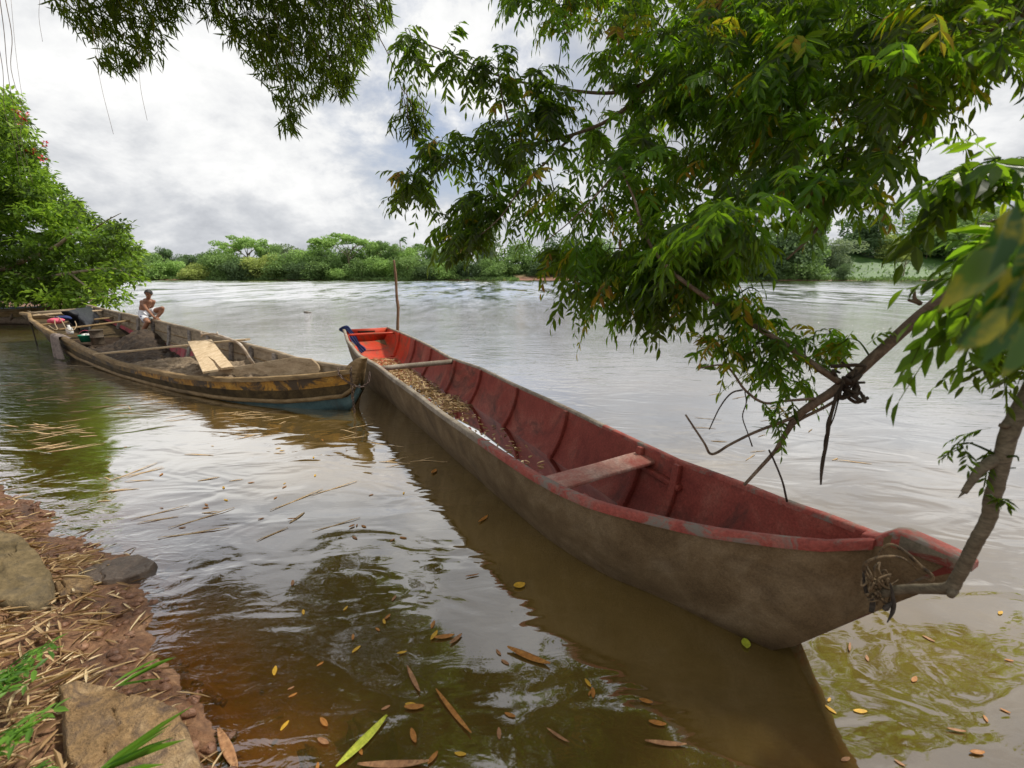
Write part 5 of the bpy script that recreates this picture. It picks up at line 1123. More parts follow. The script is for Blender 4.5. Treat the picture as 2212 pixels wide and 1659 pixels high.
for bx, by, tx, ty, tz in [(-2.2, -2.5, -4.6, 7.6, 10.2), (-1.9, -2.7, -2.6, 8.2, 10.0), (-2.6, -2.4, -7.6, 7.2, 10.0), (-2.3, -2.9, -3.4, 6.6, 9.6)]:
    mb.tube(smooth_path([(bx, by, 0), (bx + .1 * tx, by + .25 * (ty - by), 5.6), (bx + .55 * (tx - bx), by + .6 * (ty - by), 9.8), (tx, ty, tz)], 8), [.045, .04, .03, .012], 8)
mb.obj('culms', [M['bark_pale']], bam)

# ---------------- flowering tree at the left ----------------
lt_ = thing('flowering_tree', 'bushy bright green tree with a few red flowers hanging over the left bank', 'tree', (-26, 23, .5))
poly = [(-160, 190), (10, 200), (30, 225), (60, 290), (95, 330), (88, 370), (105, 400), (150, 425), (200, 470), (215, 500), (262, 470), (258, 500), (290, 540), (300, 570), (285, 600), (245, 610), (215, 640), (175, 650), (130, 660), (60, 650), (0, 655), (-160, 650)]
cl = sample_poly(poly, 1050); LA_ = []; cz = rng.uniform(17.5, 23.5, len(cl))
for x, y, zc in [(262, 635, 17), (240, 645, 17), (215, 640, 17), (275, 608, 18), (292, 603, 18), (205, 652, 17), (235, 658, 16.8)]: cl = np.vstack([cl, (x, y)]); cz = np.append(cz, zc)
for (x, y), zc in zip(cl, cz):
    c = PD(x, y, zc); n = rng.integers(46, 74); r_ = rng.uniform(.35, .62); q = randdir(n) * (rng.uniform(0, 1, n) ** .45)[:, None] * np.array([r_, r_, r_ * .55]); v0 = rng.beta(1.0, 1.2)
    ax_ = q * (1, 1, .4) + rng.normal(0, .25, (n, 3)) + (0, 0, -.12); nn = rng.normal(0, .5, (n, 3)) + (0, 0, 1)
    L_ = rng.uniform(.15, .30, n); LA_.append(leaf_array(c + q, ax_, nn, L_, L_ * .42, np.clip(v0 + rng.normal(0, .14, n), 0, 1), T_QUAD))
arr_obj('crown', LA_, M['left_leaf'], lt_)
mb = MB()
for pth, rd in [([(-26, 23, 0), (-25.5, 22.5, 1.6), (-24.8, 21.8, 3.4), (-24, 21, 6)], [.4, .33, .25, .12]), ([(-24.9, 21.9, 2.9)] + [q3(PD(*q)) for q in [(-10, 582, 19.5), (60, 560, 18.5), (120, 533, 18), (170, 490, 18)]], [.15, .12, .09, .07, .03]),
                ([(-24.9, 21.9, 2.9)] + [q3(PD(*q)) for q in [(60, 600, 19), (150, 590, 18), (240, 580, 18), (290, 600, 18)]], [.12, .08, .06, .04, .02]), ([q3(PD(*q)) for q in [(150, 590, 18), (200, 625, 17.5), (260, 636, 17)]], [.05, .03, .01]),
                ([q3(PD(*q)) for q in [(170, 520, 19), (225, 480, 19), (262, 460, 19)]], [.05, .03, .01]), ([(-24, 21, 6)] + [q3(PD(*q)) for q in [(0, 320, 20), (40, 240, 20)]], [.12, .06, .02])]:
    mb.tube(smooth_path(pth, 5), rd, 8)
mb.obj('trunk', [M['bark_pale']], lt_)
for x, y in [(22, 232), (40, 240), (30, 226), (48, 252), (52, 262), (60, 330), (76, 328), (92, 342), (56, 246), (96, 310), (44, 270)]:
    c = PD(x * 1.0, y, 19.2 if y < 300 else 18.4); n = 14; q = randdir(n) * .06; me_ = leaf_array(c + q, q * 3 + rng.normal(0, .1, (n, 3)), rng.normal(size=(n, 3)), .11, .07, .5, T_QUAD)
    o = mesh_obj('flower', me_[0], me_[1], M['flower'], lt_, smooth=False)

# ---------------- far bank trees ----------------
def crown_mesh(seed, kind):
    r_ = np.random.default_rng(seed); L = []
    if kind == 'round': lobes = [((r_.normal(0, .28), r_.normal(0, .28), r_.uniform(.30, .85)), r_.uniform(.20, .34)) for _ in range(17)] + [((r_.uniform(-.5, .5), r_.uniform(-.5, .2), r_.uniform(.02, .35)), r_.uniform(.20, .30)) for _ in range(14)]
    elif kind == 'tall': lobes = [((r_.normal(0, .20), r_.normal(0, .2), r_.uniform(.35, .92)), r_.uniform(.13, .24)) for _ in range(20)] + [((r_.uniform(-.3, .3), r_.uniform(-.3, .2), r_.uniform(.02, .35)), r_.uniform(.15, .24)) for _ in range(10)]
    elif kind == 'umbrella': lobes = [((x := r_.uniform(-.62, .62)), r_.uniform(-.35, .35), .93 - .30 * x * x - r_.uniform(0, .22)) for _ in range(34)]; lobes = [(q, r_.uniform(.07, .15)) for q in lobes]
    elif kind == 'bush': lobes = [((r_.uniform(-.55, .55), r_.uniform(-.4, .4), r_.uniform(.1, .7)), r_.uniform(.2, .34)) for _ in range(18)]
    for c, rad in lobes:
        n = int((190 if kind != 'umbrella' else 170) * (1 if kind != 'bush' else .9)); q = nrm(r_.normal(size=(n, 3))) * (r_.uniform(.25, 1, n) ** .4)[:, None] * rad * np.array([1.05, 1.05, .72 if kind != 'umbrella' else .42])
        p = q + c; p[:, 2] = np.maximum(p[:, 2], .01); v0 = r_.uniform(.15, .85)
        ax_ = q + r_.normal(0, .12, (n, 3)); nn = q * 2 / rad + r_.normal(0, .6, (n, 3)) + (0, 0, .8); s_ = r_.uniform(.04, .08, n) if kind != 'umbrella' else r_.uniform(.022, .045, n)
        L.append(leaf_array(p, ax_, nn, s_, s_ * .8, np.clip(v0 + r_.normal(0, .2, n), 0, 1), T_QUAD))
    return join_arrays(L)
CR = {}
for kind, cnt in (('round', 6), ('tall', 3), ('umbrella', 2), ('bush', 3)):
    for i in range(cnt):
        v, f, a = crown_mesh(100 + 17 * i + hash(kind) % 1 + {'round': 0, 'tall': 300, 'umbrella': 600, 'bush': 900}[kind], kind)
        for mk in FARC:
            CR[(kind, i, mk)] = None
        CR[(kind, i)] = (v, f, a)
def far_crown(kind, i, mk):
    k = (kind, i, mk)
    if CR[k] is None:
        v, f, a = CR[(kind, i)]; me = bpy.data.meshes.new('crown'); fast(me, v, f); me.materials.append(M['far_' + mk]); at = me.attributes.new('var', 'FLOAT', 'POINT'); at.data.foreach_set('value', a.astype(np.float32)); CR[k] = me
    return CR[k]
def trunk_mesh(kind):
    mb = MB(); r_ = np.random.default_rng(5)
    mb.tube(smooth_path([(0, 0, -.05), (.01, 0, .25), (-.01, .01, .5), (.02, 0, .75)], 4), [.03, .022, .016, .008], 7)
    for k in range(7 if kind == 'umbrella' else 4):
        a = k * 1.1 + .3; e = .55 if kind == 'umbrella' else .28; mb.tube(smooth_path([(0, 0, .38 + .03 * k), (e * .45 * math.cos(a), e * .3 * math.sin(a), .6 + .02 * k), (e * math.cos(a), e * .6 * math.sin(a), .80)], 4), [.013, .009, .004], 5)
    me = bpy.data.meshes.new('trunk'); me.from_pydata(mb.v, [], mb.f); me.materials.append(M['bark_pale']); return me
TM = {k: trunk_mesh(k) for k in ('round', 'umbrella')}
def shore_y(x): return float(np.interp(x, FB[:, 0], FB[:, 1]))
ORD = ['first', 'second', 'third', 'fourth', 'fifth', 'sixth', 'seventh', 'eighth', 'ninth', 'tenth', 'eleventh', 'twelfth', 'thirteenth', 'fourteenth', 'fifteenth', 'sixteenth', 'seventeenth', 'eighteenth', 'nineteenth', 'twentieth']
CN = {'dark': 'dark green', 'mid': 'mid green', 'light': 'light green', 'yellow': 'yellow green', 'grey': 'greyish green'}
KN = {'round': ('round_tree', 'rounded tree'), 'tall': ('tall_tree', 'tall tree'), 'umbrella': ('umbrella_tree', 'spreading flat-topped tree'), 'bush': ('riverside_bush', 'low bush')}
FT = []   # x px, top y px, width px, kind, colour, metres behind the shore
FT += [(300, 556, 70, 'round', 'mid', 5), (345, 566, 60, 'round', 'light', 3), (383, 562, 60, 'round', 'light', 8), (428, 568, 62, 'round', 'yellow', 3), (478, 552, 66, 'round', 'mid', 6), (520, 556, 70, 'round', 'dark', 3),
       (566, 548, 72, 'round', 'yellow', 5), (618, 545, 74, 'round', 'mid', 4), (652, 562, 60, 'bush', 'dark', 2), (700, 556, 72, 'round', 'mid', 4), (742, 570, 60, 'bush', 'light', 2), (782, 558, 68, 'round', 'mid', 4), (828, 554, 66, 'round', 'light', 5),
       (880, 556, 66, 'round', 'mid', 3), (925, 560, 62, 'round', 'dark', 4), (962, 566, 60, 'round', 'light', 3), (1010, 548, 72, 'round', 'dark', 4), (1056, 556, 62, 'round', 'mid', 7), (1090, 548, 70, 'tall', 'mid', 12)]
FB_ = [(318, 545, 60, 'round', 'grey', 30), (366, 536, 46, 'tall', 'dark', 26), (402, 552, 50, 'round', 'dark', 26), (428, 545, 56, 'round', 'dark', 32), (541, 508, 112, 'umbrella', 'light', 16), (600, 532, 60, 'round', 'grey', 22), (640, 528, 66, 'round', 'grey', 24), (690, 540, 50, 'round', 'dark', 20), (756, 502, 140, 'umbrella', 'light', 12), (836, 519, 66, 'umbrella', 'mid', 14),
       (812, 528, 60, 'round', 'dark', 24), (868, 536, 60, 'round', 'grey', 24), (915, 524, 62, 'umbrella', 'mid', 22), (980, 520, 70, 'tall', 'mid', 16), (1050, 478, 80, 'tall', 'grey', 22), (1120, 520, 90, 'round', 'mid', 22), (1200, 510, 100, 'tall', 'dark', 24), (1290, 515, 100, 'round', 'mid', 24)]
FB_ += [(330, 540, 60, 'round', 'mid', 20), (470, 538, 60, 'round', 'mid', 22), (505, 534, 56, 'round', 'light', 18), (580, 530, 60, 'tall', 'mid', 14), (665, 532, 56, 'round', 'light', 16), (710, 530, 60, 'round', 'mid', 20), (755, 535, 70, 'round', 'mid', 16), (795, 532, 56, 'round', 'light', 18), (850, 535, 56, 'round', 'mid', 16), (895, 533, 56, 'round', 'light', 16), (945, 530, 60, 'round', 'mid', 18)]
FR = [(1180, 560, 60, 'round', 'dark', 16), (1250, 552, 80, 'round', 'mid', 18), (1340, 550, 90, 'round', 'dark', 10), (1430, 545, 90, 'round', 'mid', 8), (1510, 530, 100, 'round', 'dark', 6), (1600, 500, 120, 'tall', 'mid', 8), (1680, 470, 130, 'round', 'dark', 10), (1745, 462, 110, 'tall', 'mid', 14), (1640, 545, 80, 'bush', 'dark', 2), (1720, 560, 90, 'bush', 'mid', 2), (1790, 520, 80, 'round', 'grey', 22),
      (1860, 470, 120, 'tall', 'dark', 40), (1815, 565, 40, 'bush', 'dark', 4), (1905, 505, 60, 'round', 'yellow', 34), (1950, 545, 44, 'umbrella', 'yellow', 8), (1990, 440, 150, 'round', 'mid', 40), (2110, 450, 140, 'round', 'grey', 36), (2075, 545, 60, 'bush', 'light', 30), (2160, 520, 90, 'round', 'mid', 24), (2260, 500, 130, 'round', 'dark', 8), (2400, 480, 150, 'round', 'mid', 8)]
cnt = {}
allT = [(q, 'front row of the far bank, left half') for q in FT] + [(q, 'back row of the far bank') for q in FB_] + [(q, 'far bank below the overhanging leaves') for q in FR]
used_l = {}
allT.sort(key=lambda a: a[0][0])
for q, place in allT:
    key = (q[3], q[4], place); used_l[key] = used_l.get(key, 0) + 1
trn_i = 0
for q, place in allT:
    x, yt, wp, kind, mk, back = q; X = (x - 1106) / FPX * 195 * cp * 1.03; Y = shore_y(X) + back; d = PD(x, 600, 1); zc = Y / d[1]; X = d[0] * zc
    gz = float(land(np.array([X]), np.array([Y]))[0]); top = PD(x, yt, 1)[2] - H; ht = H + top * (Y / PD(x, yt, 1)[1]) - gz; wd = wp / FPX * zc
    key = (kind, mk, place); cnt[key] = cnt.get(key, 0) + 1; nm, kn = KN[kind]
    lab = f"{CN[mk]} {kn} in the {place}" if used_l[key] == 1 else f"{ORD[cnt[key] - 1]} {CN[mk]} {kn} from the left, {place}"
    t_ = thing(nm, lab, 'bush' if kind == 'bush' else 'tree', (X, Y, gz), 'trees along the far bank')
    ci = trn_i % {'round': 6, 'tall': 3, 'umbrella': 2, 'bush': 3}[kind]; trn_i += 1
    for nm2, me in (('trunk', TM['umbrella' if kind == 'umbrella' else 'round']), ('crown', far_crown(kind, ci, mk))):
        o = bpy.data.objects.new(nm2, me); COL.objects.link(o); o.parent = t_
        sx = wd / 1.25 if nm2 == 'crown' else ht * .9; o.scale = (sx, sx, ht * (1.0 if nm2 == 'crown' else .95)); o.rotation_euler = (0, 0, rng.uniform(0, 6.28) if kind != 'umbrella' else rng.uniform(-.3, .3))
# wind-blown palm
xp = PD(868, 600, 1); Y = 222; zc = Y / xp[1]; X = xp[0] * zc; pz = H + (PD(868, 520, 1)[2] - H) * (Y / PD(868, 520, 1)[1])
palm = thing('palm', 'small wind-blown palm rising above the far bank trees behind the wooden pole', 'palm', (X, Y, 2))
mb = MB(); mb.tube(smooth_path([(X, Y, 0), (X + .3, Y, pz * .5), (X, Y, pz)], 4), [.3, .22, .18], 7); mb.obj('trunk', [M['bark']], palm)
mb = MB()
for k in range(14):
    a = rng.uniform(0, 6.28); e = np.array([math.cos(a) * 1.8 + 1.4, math.sin(a) * 1.5, rng.uniform(-1.0, 1.8)]); p = smooth_path([(X, Y, pz), np.array([X, Y, pz]) + e * .55 + (0, 0, .7), np.array([X, Y, pz]) + e * 1.1 + (0, 0, -.5)], 4)
    for i in range(len(p) - 1):
        w_ = .45; mb.add([p[i] - (0, 0, w_), p[i] + (0, 0, .08), p[i + 1] + (0, 0, .08), p[i + 1] - (0, 0, w_)], [(0, 1, 2, 3)])
mb.obj('fronds', [M['far_dark']], palm, usevar=True)
# banana plants on the right of the far bank
for i, (x, y, s_) in enumerate([(1985, 540, 4.2), (2010, 525, 5), (2035, 535, 4.5), (2060, 520, 5), (2000, 560, 3.2), (2090, 540, 4.2)]):
    d = PD(x, y, 1); Y = 212 + (560 - y) * .3; zc = Y / d[1]; X = d[0] * zc; gz = float(land(np.array([X]), np.array([Y]))[0])
    t_ = thing('banana_plant', f'broad-leaved banana plant above the grassy far bank, {ORD[i]} of the clump', 'banana plant', (X, Y, gz), 'banana plants on the far bank')
    ORG[t_] = np.zeros(3); mb = MB(); mb.tube([(0, 0, -.2), (.1, 0, s_ * .55)], [.22, .14], 7); mb.obj('trunk', [M['bark']], t_)
    n = 11; a = rng.uniform(0, 6.28, n); ax_ = np.stack([np.cos(a), np.sin(a), rng.uniform(.1, 1.4, n)], 1); B = np.tile((.1, 0, s_ * .5), (n, 1)); A2 = leaf_array(B, ax_, np.stack([-np.cos(a) * .5, -np.sin(a) * .5, np.ones(n)], 1), s_ * .62, s_ * .17, rng.uniform(.2, 1, n), T_LANCE)
    arr_obj('leaves', [A2], M['far_grey'], t_)
# undergrowth along the far waterline
us_ = rng.uniform(-235, 260, 9000); yy_ = np.array([shore_y(x) for x in us_]) + rng.uniform(-.4, 3.5, 9000) + (us_ > 135) * rng.uniform(0, 22, 9000) * (rng.uniform(0, 1, 9000) < .25)
keep = ~((us_ > 3) & (us_ < 24)); us_ = us_[keep]; yy_ = yy_[keep]; zz_ = land(us_, yy_); n = len(us_)
ug = leaf_array(np.stack([us_, yy_, np.maximum(zz_, 0)], 1), rng.normal(0, .5, (n, 3)) + (0, 0, 1), rng.normal(0, .6, (n, 3)) + (0, -1, .6), rng.uniform(.5, 1.7, n), rng.uniform(.4, 1.1, n), rng.uniform(0, 1, n), T_QUAD)
o = arr_obj('undergrowth', [ug], M['far_mid']); tag(o, 'low green undergrowth along the far waterline', 'undergrowth', kind='stuff')

# ---------------- near bank: rocks, straw, weeds ----------------
def rock(name, outline, z_top, z_bot, mat, label, seed, tilt=(0, 0)):
    """a slab from its outline on the picture plane of the bank, domed and broken"""
    pts = np.array([P(x, y, z_top)[:2] for x, y in outline]); c = pts.mean(0); k = len(pts); ang = np.linspace(0, 1, k, endpoint=False)
    n = 110; t = np.linspace(0, k, n, endpoint=False); pr = np.array([pts[int(a) % k] * (1 - a % 1) + pts[(int(a) + 1) % k] * (a % 1) for a in t]); rg = np.random.default_rng(seed)
    G = []
    for f_, z in [(1.10, z_bot), (1.09, z_top - .10), (1.06, z_top - .055), (1.03, z_top - .022), (.99, z_top - .008)] + [(f2, z_top + .010 * (1 - f2)) for f2 in np.linspace(.95, .01, 22)]:
        q = c + (pr - c) * f_; zz2 = z + tilt[0] * (q[:, 0] - c[0]) + tilt[1] * (q[:, 1] - c[1]); jj = fbm(q[:, 0] + seed, q[:, 1], 11, seed, 4)
        G.append(np.stack([q[:, 0] + .008 * fbm(q[:, 1] * 1.0 + z * 9, q[:, 0], 17, seed + 2, 3), q[:, 1] + .008 * fbm(q[:, 0], z * 9 + q[:, 1], 15, seed + 3, 3), zz2 + .008 * jj + .010 * np.abs(fbm(q[:, 0] * 1.7 + seed, q[:, 1], 16, seed + 7, 4)) - .022 * np.exp(-((q[:, 0] - c[0] + .55 * (q[:, 1] - c[1]) + .07 + .02 * np.sin(q[:, 1] * 40)) / .006) ** 2)], 1))
    mb = MB(); mb.grid(np.array(G), closeu=True); o = mb.obj(name, [mat], origin=(c[0], c[1], 0)); tag(o, label, 'rock'); return o
rock('rock', [(135, 1500), (170, 1486), (250, 1500), (330, 1508), (378, 1525), (400, 1570), (425, 1620), (455, 1700), (200, 1720), (145, 1640)], .13, -.25, M['rock'], 'large flat tan rock at the bottom left edge of the water', 3, (-.10, .03))
rock('rock', [(-60, 1165), (40, 1168), (78, 1192), (104, 1224), (102, 1262), (55, 1282), (-60, 1282)], .21, -.1, M['rock_dark'], 'rounded olive brown rock at the left edge of the picture on the mud bank', 5, (-.2, 0))
rock('rock', [(165, 1240), (230, 1212), (300, 1196), (335, 1212), (300, 1238), (230, 1255), (185, 1262)], .05, -.15, M['rock_wet'], 'wet dark flat stone lapped by the water left of the bank mud', 7, (-.05, 0))
rock('rock', [(118, 1262), (160, 1240), (200, 1246), (190, 1270), (130, 1290)], .09, -.15, M['rock'], 'small pale tan stone beside the olive brown rock', 9, (-.1, 0))
rock('rock', [(125, 1205), (150, 1198), (215, 1206), (218, 1220), (160, 1228), (130, 1222)], .06, -.15, M['rock'], 'thin pale stone at the water edge above the wet dark stone', 10, (-.1, 0))
rock('rock', [(750, 1560), (775, 1535), (830, 1540), (850, 1575), (830, 1605), (770, 1610)], -.05, -.5, M['rock_dark'], 'dark stone just under the brown water near the green floating leaf', 12)
rock('rock', [(640, 1620), (680, 1612), (690, 1650), (655, 1665)], -.08, -.4, M['rock'], 'small tan stone under the water beside the big flat rock', 14)
def lander(n, x0, x1, y0, y1, dmin, dmax):
    out = []
    while len(out) < n:
        q = np.stack([rng.uniform(x0, x1, 4000), rng.uniform(y0, y1, 4000)], 1); d = -pline_d(q, SH); k = (d > dmin) & (d < dmax); out += list(q[k])
    return np.array(out[:n])
def straw_arr(q, zoff, l0, l1, w0, w1, flat=.05, var=None):
    n = len(q); z = land(q[:, 0], q[:, 1]) + zoff; a = rng.normal(0.45, 1.25, n); ax_ = np.stack([np.cos(a), np.sin(a), rng.normal(0, flat, n)], 1)
    return leaf_array(np.stack([q[:, 0], q[:, 1], z], 1), ax_, rng.normal(0, .35, (n, 3)) + (0, 0, 1), rng.uniform(l0, l1, n), rng.uniform(w0, w1, n), rng.uniform(0, 1, n) if var is None else var, T_LANCE)
q = lander(3400, -5.2, -.9, .5, 4.2, .22, 1.6); a1 = straw_arr(q, rng.uniform(.005, .05, len(q)), .05, .20, .005, .015)
q = lander(190, -5.2, -.9, .5, 4.2, .0, .25); a2 = straw_arr(q, rng.uniform(.004, .02, len(q)), .06, .18, .005, .014)
q = lander(420, -5.2, -1.0, .5, 4.2, .34, 1.6); a3 = straw_arr(q, rng.uniform(.03, .08, len(q)), .10, .27, .010, .024, .16)
o = arr_obj('straw_litter', [a1, a2, a3], M['straw']); tag(o, 'dry bamboo leaves and straw littering the mud bank', 'leaf litter', kind='stuff')
# clods of mud
q = lander(420, -5, -.9, .5, 4.2, -.12, .45); Lc = []
mb = MB()
for x, y in q:
    r_ = rng.uniform(.008, .030); z = float(land(np.array([x]), np.array([y]))[0]); us = np.linspace(0, math.pi, 5)
    G = np.array([[np.array([x, y, z]) + r_ * np.array([math.sin(a) * math.cos(f_) * 1.3, math.sin(a) * math.sin(f_), .7 * math.cos(a)]) * (1 + .2 * math.sin(f_ * 3 + x * 50)) for f_ in np.linspace(0, 6.28, 7, endpoint=False)] for a in us]); mb.grid(G, closeu=True)
o = mb.obj('mud_clods', [M['mud']]); tag(o, 'lumpy wet brown mud clods along the water edge', 'mud', kind='stuff')
# weeds
def weed(name, base_px, z, n, label, ln=(.10, .2), w=.018, up=.35, lean=(1, 0, 0), cat='plant', stemmed=True):
    c = P(*base_px, z); c[2] = z; r_ = thing(name, label, cat, q3(c)); mb = MB(); B, A2 = [], []
    for k in range(n):
        a = rng.uniform(-.9, .9); d = nrm(np.array(lean, float) + (0, a, up * rng.uniform(.4, 1.6))); L_ = rng.uniform(*ln) * 1.4
        if stemmed:
            tip = c + d * L_; mb.tube([c, (c + tip) / 2 + (0, 0, .02), tip], [.003, .0025, .0015], 4)
            for u in (.35, .55, .75, .95):
                for sg in (-1, 1): B.append(c + d * L_ * u); A2.append(d * .6 + nrm(np.cross(d, (0, 0, 1))) * sg * .8 + rng.normal(0, .2, 3))
        else: B.append(c + rng.normal(0, .01, 3) * (1, 1, 0)); A2.append(d)
    B = np.array(B); A2 = np.array(A2); nn = rng.normal(0, .3, B.shape) + (0, 0, 1); l_ = rng.uniform(*ln, len(B)) * (.5 if stemmed else 1.5)
    if stemmed: mb.obj('stem', [M['grass']], r_, usevar=True)
    arr_obj('leaves', [leaf_array(B, A2, nn, l_, w if not stemmed else l_ * .34, rng.uniform(0, 1, len(B)), T_LEAF if stemmed else T_LANCE)], M['grass'], r_)
weed('weed', (-20, 1480), .25, 6, 'leafy green weed at the left edge above the straw', (.08, .15), lean=(1, .1, 0))
weed('weed', (20, 1440), .25, 4, 'thin green weed stem leaning right over the straw', (.10, .16), lean=(1, .05, 0))
weed('weed', (-20, 1600), .30, 5, 'broad dark green weed in the bottom left corner', (.10, .16), lean=(1, -.1, 0))
weed('weed', (60, 1665), .32, 5, 'small green weed at the bottom edge in front of the flat rock', (.07, .12), lean=(1, 0, 0))
weed('grass_tuft', (200, 1680), .34, 7, 'tuft of bright green grass blades in front of the flat tan rock', (.12, .22), .012, .5, (1, .3, 0), 'grass', False)
weed('grass_tuft', (250, 1480), .17, 4, 'pale green reed blades on the mud above the flat rock', (.10, .16), .012, .25, (1, .5, 0), 'grass', False)

# ---------------- things adrift ----------------
def adrift(name, x, y, ang, L_, w_, mat, label, cat='leaf', z=.006, group=None, curl=.06, mesh=None):
    c = P(x, y, 0)
    if mesh is None:
        n = 9; G = []
        for i, t in enumerate(np.linspace(0, 1, n)):
            hw = w_ / 2 * (math.sin(math.pi * min(1, t * .92 + .04)) ** .7); zc_ = curl * L_ * ((t - .5) ** 2 * 3)
            G.append([((t - .5) * L_, hw * u, z + zc_ + abs(u) * w_ * .12 + .15 * curl * L_ * math.sin(t * 5)) for u in (-1, -.5, 0, .5, 1)])
        mb = MB(); mb.grid(np.array(G)); me = mb
        o = mb.obj(name, [mat], smooth=True); o.modifiers.new('s', 'SOLIDIFY').thickness = .0015
    else:
        o = bpy.data.objects.new(name, mesh); COL.objects.link(o); md = o.modifiers.new('s', 'SOLIDIFY'); md.thickness = .0015
    o.location = (c[0], c[1], 0); o.rotation_euler = (0, 0, ang); tag(o, label, cat, group); return o
big = [(1122, 1267, .3, .075, .055, 'leaf_yellow', 'round yellow leaf adrift beside the middle of the red boat'), (1611, 1393, 1.2, .07, .045, 'leaf_lime', 'lime yellow leaf adrift under the bow of the red boat'),
       (1141, 1421, -.45, .24, .04, 'leaf_orange', 'large orange brown leaf sheath adrift left of the red boat bow'), (893, 1470, -1.0, .17, .022, 'leaf_brown', 'slim brown leaf adrift pointing at the bottom of the picture'),
       (978, 1540, -.85, .28, .022, 'leaf_orange', 'long narrow orange leaf adrift at the lower middle'), (895, 1530, .05, .09, .028, 'leaf_orange', 'orange leaf adrift left of the long narrow orange leaf'),
       (785, 1605, 1.0, .26, .04, 'leaf_lime', 'big green willow-like leaf floating above the dark sunken stone'), (492, 1622, -.75, .24, .04, 'leaf_brown', 'broad brown leaf lying in the water beside the flat tan rock'),
       (1044, 1123, 1.0, .13, .03, 'leaf_orange', 'orange leaf adrift beside the hull where its shadow begins'), (938, 1020, 1.3, .10, .05, 'leaf_orange', 'curled orange leaf adrift between the two boats'),
       (1438, 1609, -.08, .17, .022, 'leaf_brown', 'tan leaf adrift low in the shade of the red boat'), (1395, 1517, -.3, .06, .022, 'leaf_orange', 'small orange leaf adrift above the tan leaf in the shade'),
       (1420, 1565, -.2, .075, .024, 'leaf_orange', 'orange leaf adrift just above the tan leaf'), (1205, 1592, -.6, .11, .014, 'leaf_brown', 'forked brown sheath adrift below the large orange sheath'),
       (960, 1378, .2, .11, .03, 'leaf_orange', 'orange leaf cluster adrift in the blue sky reflection'), (985, 1383, .9, .09, .025, 'leaf_brown', 'brown leaf adrift in the blue sky reflection'), (938, 1375, 1.2, .07, .025, 'leaf_yellow', 'yellow leaf adrift at the left of the leaf cluster'),
       (868, 1412, .25, .05, .016, 'leaf_yellow', 'yellow leaf adrift above the slim brown leaf'), (837, 1335, 1.1, .05, .018, 'leaf_orange', 'orange leaf adrift in the dark tree reflection'), (830, 1345, -1.1, .045, .016, 'leaf_yellow', 'yellow leaf adrift touching the orange one in the dark reflection'),
       (700, 1563, -.7, .06, .022, 'leaf_orange', 'orange leaf adrift above the big green leaf, left side'), (893, 1592, -1.1, .07, .024, 'leaf_orange', 'orange leaf adrift right of the big green leaf'), (698, 1604, -.4, .06, .022, 'leaf_brown', 'brown leaf adrift left of the big green leaf'),
       (935, 1640, 1.0, .06, .02, 'leaf_orange', 'orange leaf adrift at the bottom edge near the middle'), (850, 1655, .05, .28, .03, 'leaf_brown', 'long tan leaf adrift along the bottom edge'), (2110, 1628, 0, .06, .02, 'leaf_orange', 'orange leaf adrift in the bottom right corner'),
       (2065, 1580, -.2, .07, .014, 'leaf_brown', 'brown leaf adrift near the bottom right corner'), (1835, 1400, .9, .07, .012, 'leaf_brown', 'tan straw leaf adrift below the moored bow'), (1020, 1245, .3, .09, .016, 'leaf_brown', 'brown curled leaf adrift at the edge of the hull reflection'),
       (631, 1122, .2, .07, .016, 'leaf_orange', 'orange leaf adrift on the white reflection, left of the middle'), (760, 1138, .9, .05, .025, 'leaf_orange', 'small orange leaf adrift on the white reflection'), (1270, 1478, -1.1, .05, .018, 'leaf_yellow', 'yellow leaf adrift below the large orange sheath')]
for x, y, a, L_, w_, m_, lab in big: adrift('floating_leaf', x, y, a, L_ * 1.05, w_ * 1.05, M[m_], lab)
# small ones shared
def small_mesh(L_, w_, mat, seed):
    r_ = np.random.default_rng(seed); G = []
    for t in np.linspace(0, 1, 6):
        hw = w_ / 2 * math.sin(math.pi * (t * .9 + .05)) ** .7; G.append([((t - .5) * L_, hw * u + .025 * L_ * math.sin(t * 3 + seed), .004 + .01 * L_ * math.sin(t * 7 + seed)) for u in (-1, 0, 1)])
    mb = MB(); mb.grid(np.array(G)); me = bpy.data.meshes.new('leaf'); me.from_pydata(mb.v, [], mb.f); me.materials.append(mat); return me
sm_l = [small_mesh(.05, .018, M[k], i) for i, k in enumerate(['leaf_yellow', 'leaf_orange', 'leaf_brown', 'leaf_orange'])]
sm_s = [small_mesh(l_, w_, M['straw_s'] if 'straw_s' in M else M['leaf_brown'], i) for i, (l_, w_) in enumerate([(.30, .017), (.20, .014), (.42, .016), (.16, .020)])]
M['straw_f'] = worn('floating_straw', [(0.40, 0.24, 0.10), (0.62, 0.46, 0.26)], None, 20, 0.6)
for me in sm_s: me.materials[0] = M['straw_f']
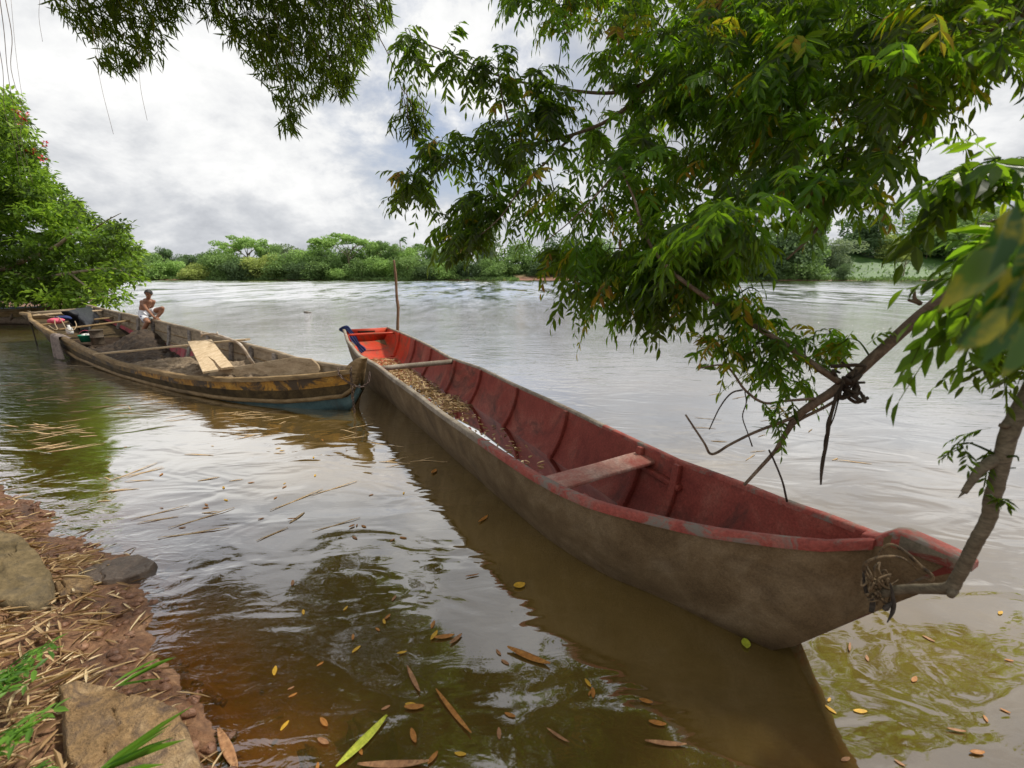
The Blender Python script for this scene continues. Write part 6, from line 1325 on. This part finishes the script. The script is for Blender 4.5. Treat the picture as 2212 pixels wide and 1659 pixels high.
regs = [('small leaf adrift in the dark reflection between the bank and the red boat', [(560, 1250), (900, 1180), (1150, 1330), (1500, 1480), (1600, 1659), (520, 1659), (480, 1450)], 24, 'small leaves adrift in the dark reflection', sm_l, 'floating_leaf', 'leaf'),
        ('small leaf adrift on the bright water left of the red boat', [(250, 960), (700, 930), (900, 1060), (920, 1150), (700, 1220), (400, 1180)], 26, 'small leaves adrift on the bright water', sm_l, 'floating_leaf', 'leaf'),
        ('thin straw adrift in front of the sand boat', [(0, 800), (100, 770), (200, 800), (420, 880), (620, 900), (560, 960), (300, 920), (160, 980), (0, 960)], 125, 'straws adrift before the sand boat', sm_s, 'floating_straw', 'straw'),
        ('thin straw adrift in the shadow below the sand boat bow', [(480, 885), (740, 900), (830, 940), (960, 1000), (900, 1040), (760, 950), (560, 930)], 46, 'straws adrift below the sand boat bow', sm_s, 'floating_straw', 'straw'),
        ('thin straw adrift on the bright water off the mud bank', [(100, 1000), (700, 960), (900, 1120), (600, 1200), (300, 1150)], 22, 'straws adrift off the mud bank', sm_s, 'floating_straw', 'straw'),
        ('thin straw adrift beyond the red boat', [(1550, 830), (1750, 900), (1850, 1000), (1600, 1000), (1480, 900)], 14, 'straws adrift beyond the red boat', sm_s, 'floating_straw', 'straw'),
        ('small leaf adrift near the tied bow at the lower right', [(1750, 1420), (2200, 1300), (2200, 1650), (1700, 1650)], 12, 'small leaves adrift by the tied bow', sm_l, 'floating_leaf', 'leaf')]
for lab, poly, n, grp, ms, nm, cat in regs:
    SP = sample_poly(poly, n)
    if ms is sm_s and n > 40:
        CC = sample_poly(poly, max(5, n // 11)); q_ = CC[rng.integers(len(CC), size=int(n * .72))]; q_ = q_ + rng.normal(0, 1, q_.shape) * (38, 5); SP = np.vstack([SP[:n - len(q_)], [p_ for p_ in q_ if in_poly(p_[0], p_[1], poly)] or SP[:1]])
    for (x, y) in SP:
        ki = rng.integers(len(ms)); cw_ = ['yellow', 'orange', 'brown', 'orange'][ki] if ms is sm_l else ['long', 'short', 'very long', 'tiny'][ki]
        a = rng.uniform(-3.1, 3.1) if ms is sm_l else rng.normal(.35, .45); o = adrift(nm, x, y, a, 0, 0, None, lab.replace('small leaf', 'small ' + cw_ + ' leaf').replace('thin straw', cw_ + ' thin straw'), cat, group=cw_ + ' ' + grp.replace('small ', ''), mesh=ms[ki]); s_ = rng.uniform(.6, 1.25); o.scale = (s_, s_, 1)
